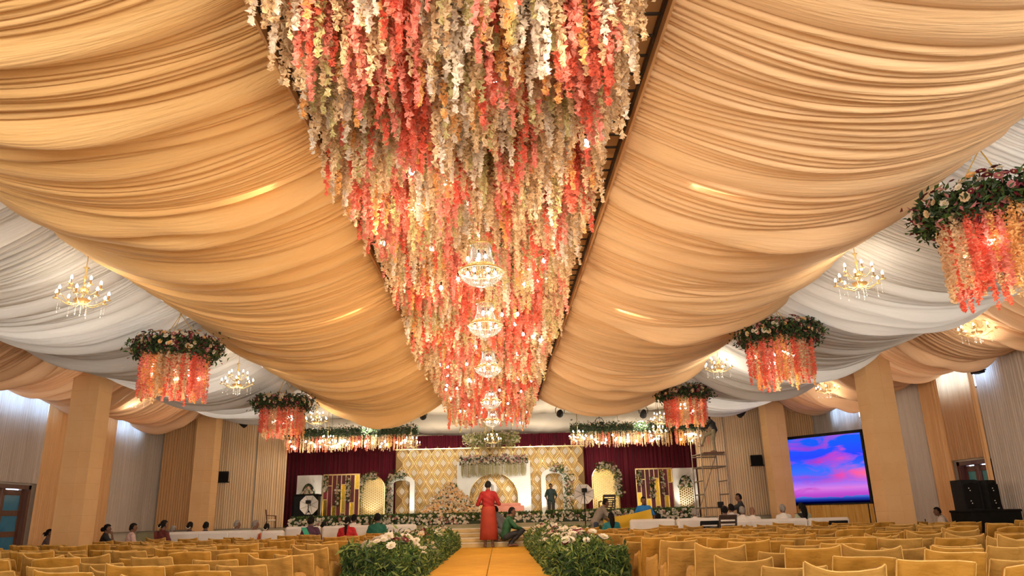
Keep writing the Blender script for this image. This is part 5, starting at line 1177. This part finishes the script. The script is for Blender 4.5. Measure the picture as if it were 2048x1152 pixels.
# bending man, man in blue with the yellow sheet
p = P(1203, 998, 22.4); person('man in grey shirt and jeans bending over the yellow sheet', (p.x-.2, 22.4, 0), R(-80), 'bend', (.22, .18, .15), (.03, .05, .09), scale=p.z/1.60)
def print_(t, j):
    for i in range(4): MB().box(-.075+.04*i, -.05+.04*i, .137, .141, 1.20, 1.235).build('shirt_print', M['white'], t)
p = P(1286, 993, 23.0); person('man in bright blue T-shirt holding up a yellow sheet', (p.x, 23.0, 0), R(175), 'stand', (.01, .16, .48), (.03, .03, .04), scale=p.z/1.715, face=True, J=dict(wrR=(.25, .2, .98), wrL=(-.25, .2, 1.0), elR=(.30, .0, 1.14), elL=(-.30, .0, 1.14), head=(0, .07, 1.59)), extra=print_)
n, k_ = 26, 9; V = np.zeros((n, k_, 3))
tl, tr, bl, br = P(1206, 1036, 22.75), P(1302, 1018, 22.78), P(1210, 1058, 22.75), P(1309, 1050, 22.78)
for i in range(n):
    for q in range(k_):
        u, v = i/(n-1), q/(k_-1); p = tl.lerp(tr, u).lerp(bl.lerp(br, u), v); V[i, q] = (p.x, p.y+.05*math.sin(u*9)+.03*math.sin(v*5+u*6), p.z-.03*math.sin(u*math.pi))
tag(link('yellow_sheet', np_mesh('yellow_sheet', V, grid_faces(n, k_), smooth=True), M['yellowcl']), 'bright yellow cloth sheet stretched between two workers', 'sheet')
# worker on the scaffold
p = P(1432, 906, 25.5); s_ = (P(1419, 831, 25.5).z-PZ-ST)/1.46
person('worker in black shirt and khaki trousers climbing on the scaffold tower', (p.x, 25.6, PZ+ST), R(70), 'stand', (.012, .012, .012), (.20, .16, .09), scale=s_, sleeves='long', voxel=.013,
       J=dict(pelvis=(0, -.06, .88), chest=(0, .0, 1.13), neck=(0, .07, 1.28), head=(0, .15, 1.365), hipR=(.09, -.04, .84), hipL=(-.09, -.04, .84), kneeL=(-.1, .02, .46), kneeR=(.16, .34, .70), ankR=(.18, .50, .34), toeR=(.19, .64, .30), elR=(.26, .26, 1.04), wrR=(.16, .48, .98), elL=(-.25, .26, 1.04), wrL=(-.1, .50, 1.0)))
# man in black raising a lamp
def raised(t, j): MB().bbox(-.09, .09, .50, .68, 1.30, 1.48, .02).tube([(0, .58, 1.1), (0, .59, 1.32)], .02, 6).build('held_lamp', M['black'], t)
p = P(1478, 987, 23.2); person('man in black reaching forward to lift a lamp beside the scaffold', (p.x, 23.2, 0), R(80), 'stand', (.012, .012, .013), (.02, .02, .022), scale=p.z/1.715, J=dict(elR=(.24, .3, 1.24), elL=(-.22, .3, 1.22), wrR=(.1, .52, 1.34), wrL=(-.08, .52, 1.36)), extra=raised)
# guests on the yellow chairs
sitter(97, 1062, 19.2, 'guest in dull maroon by the big left column, facing right', (.10, .06, .05), (.1, .03, .03), -55, longhair='bun', jasmine=True)
sitter(213, 1050, 19.6, 'woman in black and white at far left resting chin on hand', (.012, .012, .014), (.03, .03, .04), -60, longhair='bun', J=dict(wrR=(.06, .16, 1.05), elR=(.24, .2, .82)))
sitter(265, 1048, 19.7, 'man in pale pink shirt at far left looking right', (.60, .40, .36), (.06, .05, .05), -50)
sitter(327, 1042, 19.6, 'woman in maroon saree with white hair flowers at the left', (.10, .015, .012), (.10, .015, .012), -30, longhair='bun', jasmine=True, saree=(.14, .02, .015))
sitter(622, 1034, 19.6, 'woman with big dark bun in purple and sea green', (.07, .02, .05), (.02, .2, .12), -5, longhair='bun', saree=(.04, .35, .22))
sitter(695, 1035, 19.8, 'woman in bright red with hair flowers seen from behind', (.45, .008, .012), (.3, .01, .01), -6, longhair='braid', jasmine=True)
sitter(755, 1028, 20.0, 'man in green shirt seated left of the runway', (.006, .10, .065), (.03, .03, .03), 0)
sitter(1222, 1026, 20.2, 'woman in teal with long dark hair right of the runway', (.01, .16, .18), (.05, .04, .06), 3, longhair='long')
sitter(1880, 1014, 18.7, 'man in white shirt by the loudspeakers looking at his phone', (.62, .55, .48), (.05, .04, .04), 70, J=dict(head=(0, .09, 1.19), wrR=(.08, .36, .82), wrL=(-.08, .36, .82)), extra=lambda t, j: MB().bbox(-.04, .04, .42, .435, .86, 1.0, .006).build('held_phone', M['black'], t))
# guests on the white sofas
SO = [(346, 1052, 'balding guest in yellow behind the woman in maroon', (.6, .42, .12), 'greyhair', -20, {}), (380, 1045, 'dark haired woman with white hair flowers on the far left sofa', (.06, .03, .03), 'hair', 0, dict(longhair='bun', jasmine=True)), (412, 1045, 'short haired man in black on the far left sofa', (.02, .02, .02), 'hair', 0, {}),
      (473, 1042, 'grey haired guest in grey on the far left sofa', (.22, .18, .17), 'greyhair', -50, {}), (510, 1042, 'grey haired guest in brown at the end of the far left sofa', (.12, .05, .03), 'greyhair', -50, {})]
for px, py, lb, c, h_, rz, kw in SO: sitter(px, py, 21.5, lb, c, (.05, .04, .04), rz, hair=h_, **kw)
sitter(533, 1054, 20.95, 'small girl with patterned hair band in orange', (.6, .10, .02), (.3, .05, .02), 0, longhair='bun', jasmine=True)
sitter(648, 1044, 22.9, 'woman in mustard yellow leaning beside the dark bun', (.62, .32, .02), (.4, .2, .02), 20, longhair='bun')
sitter(708, 1030, 22.9, 'man in white shirt on the sofa behind the woman in red', (.66, .58, .54), (.1, .1, .1), -15)
SO = [(1316, 1029, 'dark haired guest in red on the white sofa before the sheet', (.40, .01, .01), 'hair', 21.95, {}), (1389, 1018, 'bald guest in white shirt at the scaffold foot', (.70, .64, .58), 'greyhair', 21.85, {}), (1449, 1014, 'dark haired guest in white behind the brown ribbed chair', (.66, .6, .55), 'hair', 21.5, {}),
      (1462, 1009, 'guest in white turned towards the man in black', (.60, .54, .5), 'hair', 22.05, {}), (1484, 1014, 'grey haired guest in white on the right sofa', (.70, .64, .58), 'greyhair', 21.5, {}), (1504, 1015, 'bald headed guest in white left of the cloth column', (.72, .66, .6), None, 21.5, {}),
      (1565, 1010, 'grey cropped guest in white shirt before the cloth column', (.74, .68, .62), 'greyhair', 21.5, {}), (1603, 1007, 'woman with long dark hair and pale green dress below the screen', (.36, .38, .26), 'hair', 21.3, dict(longhair='long', saree=(.015, .012, .012)))]
for px, py, lb, c, h_, Y, kw in SO: sitter(px, py, Y, lb, c, (.3, .28, .26), rnd.uniform(-12, 12), hair=h_, skin='skin2' if h_ is None else 'skin', **kw)

# ------------------------------------------------------------------ fluorescent tubes above the cloth
def tube_light(px, py, side, label):
    for z in (4.45,):
        p = None
        for Y in np.arange(4, 25, .05):
            q = P(px, py, Y); tt = (abs(q.x-AX)-B1)/(B2-B1)
            if 0 < tt < 1 and q.z > ZB-.56*4*tt*(1-tt)+.03: p = q; break
        if p is None: return
    t = thing('tube_light', label, 'tube light', (p.x, p.y, p.z+.10))
    MB().tube([(-.25, 0, 0), (.25, 0, 0)], .02, 8).build('tube', M['tube'], t); MB().bbox(-.28, .28, -.03, .03, .03, .09, .008).build('batten', M['plaster'], t)
for px, py, s, lb in ((497, 388, 'l', 'fluorescent tube glowing through the left peach cloth, nearest one'), (685, 626, 'l', 'fluorescent tube glowing through the left peach cloth, farther one'), (1436, 382, 'r', 'fluorescent tube glowing through the right peach cloth, nearest one'), (1198, 738, 'r', 'fluorescent tube glowing through the right peach cloth, farthest one'), (1268, 628, 'r', 'fluorescent tube glowing through the right peach cloth, middle one')): tube_light(px, py, s, lb)
for y in (7, 12.5, 18, 23):  # unseen area lamps added above the cloth to light it from behind
    for x in (-10.4, -7.4, -3.5, 3.1, 7.0, 10.2): lamp('AREA', (x, y, 6.2), (70 if 6.5 < abs(x) < 8 else 35 if abs(x) > 8 else 12)*LK, NEUT, 1.6, aim=(x, y, 0))
for x in (-6, -2.2, 1.8, 5.6):  # more unseen area lamps, added to brighten the stage ceiling cloth
    for y in (27, 31.5): lamp('AREA', (x, y, 6.1), 70*LK, WARM, 1.4, aim=(x, y, 0))
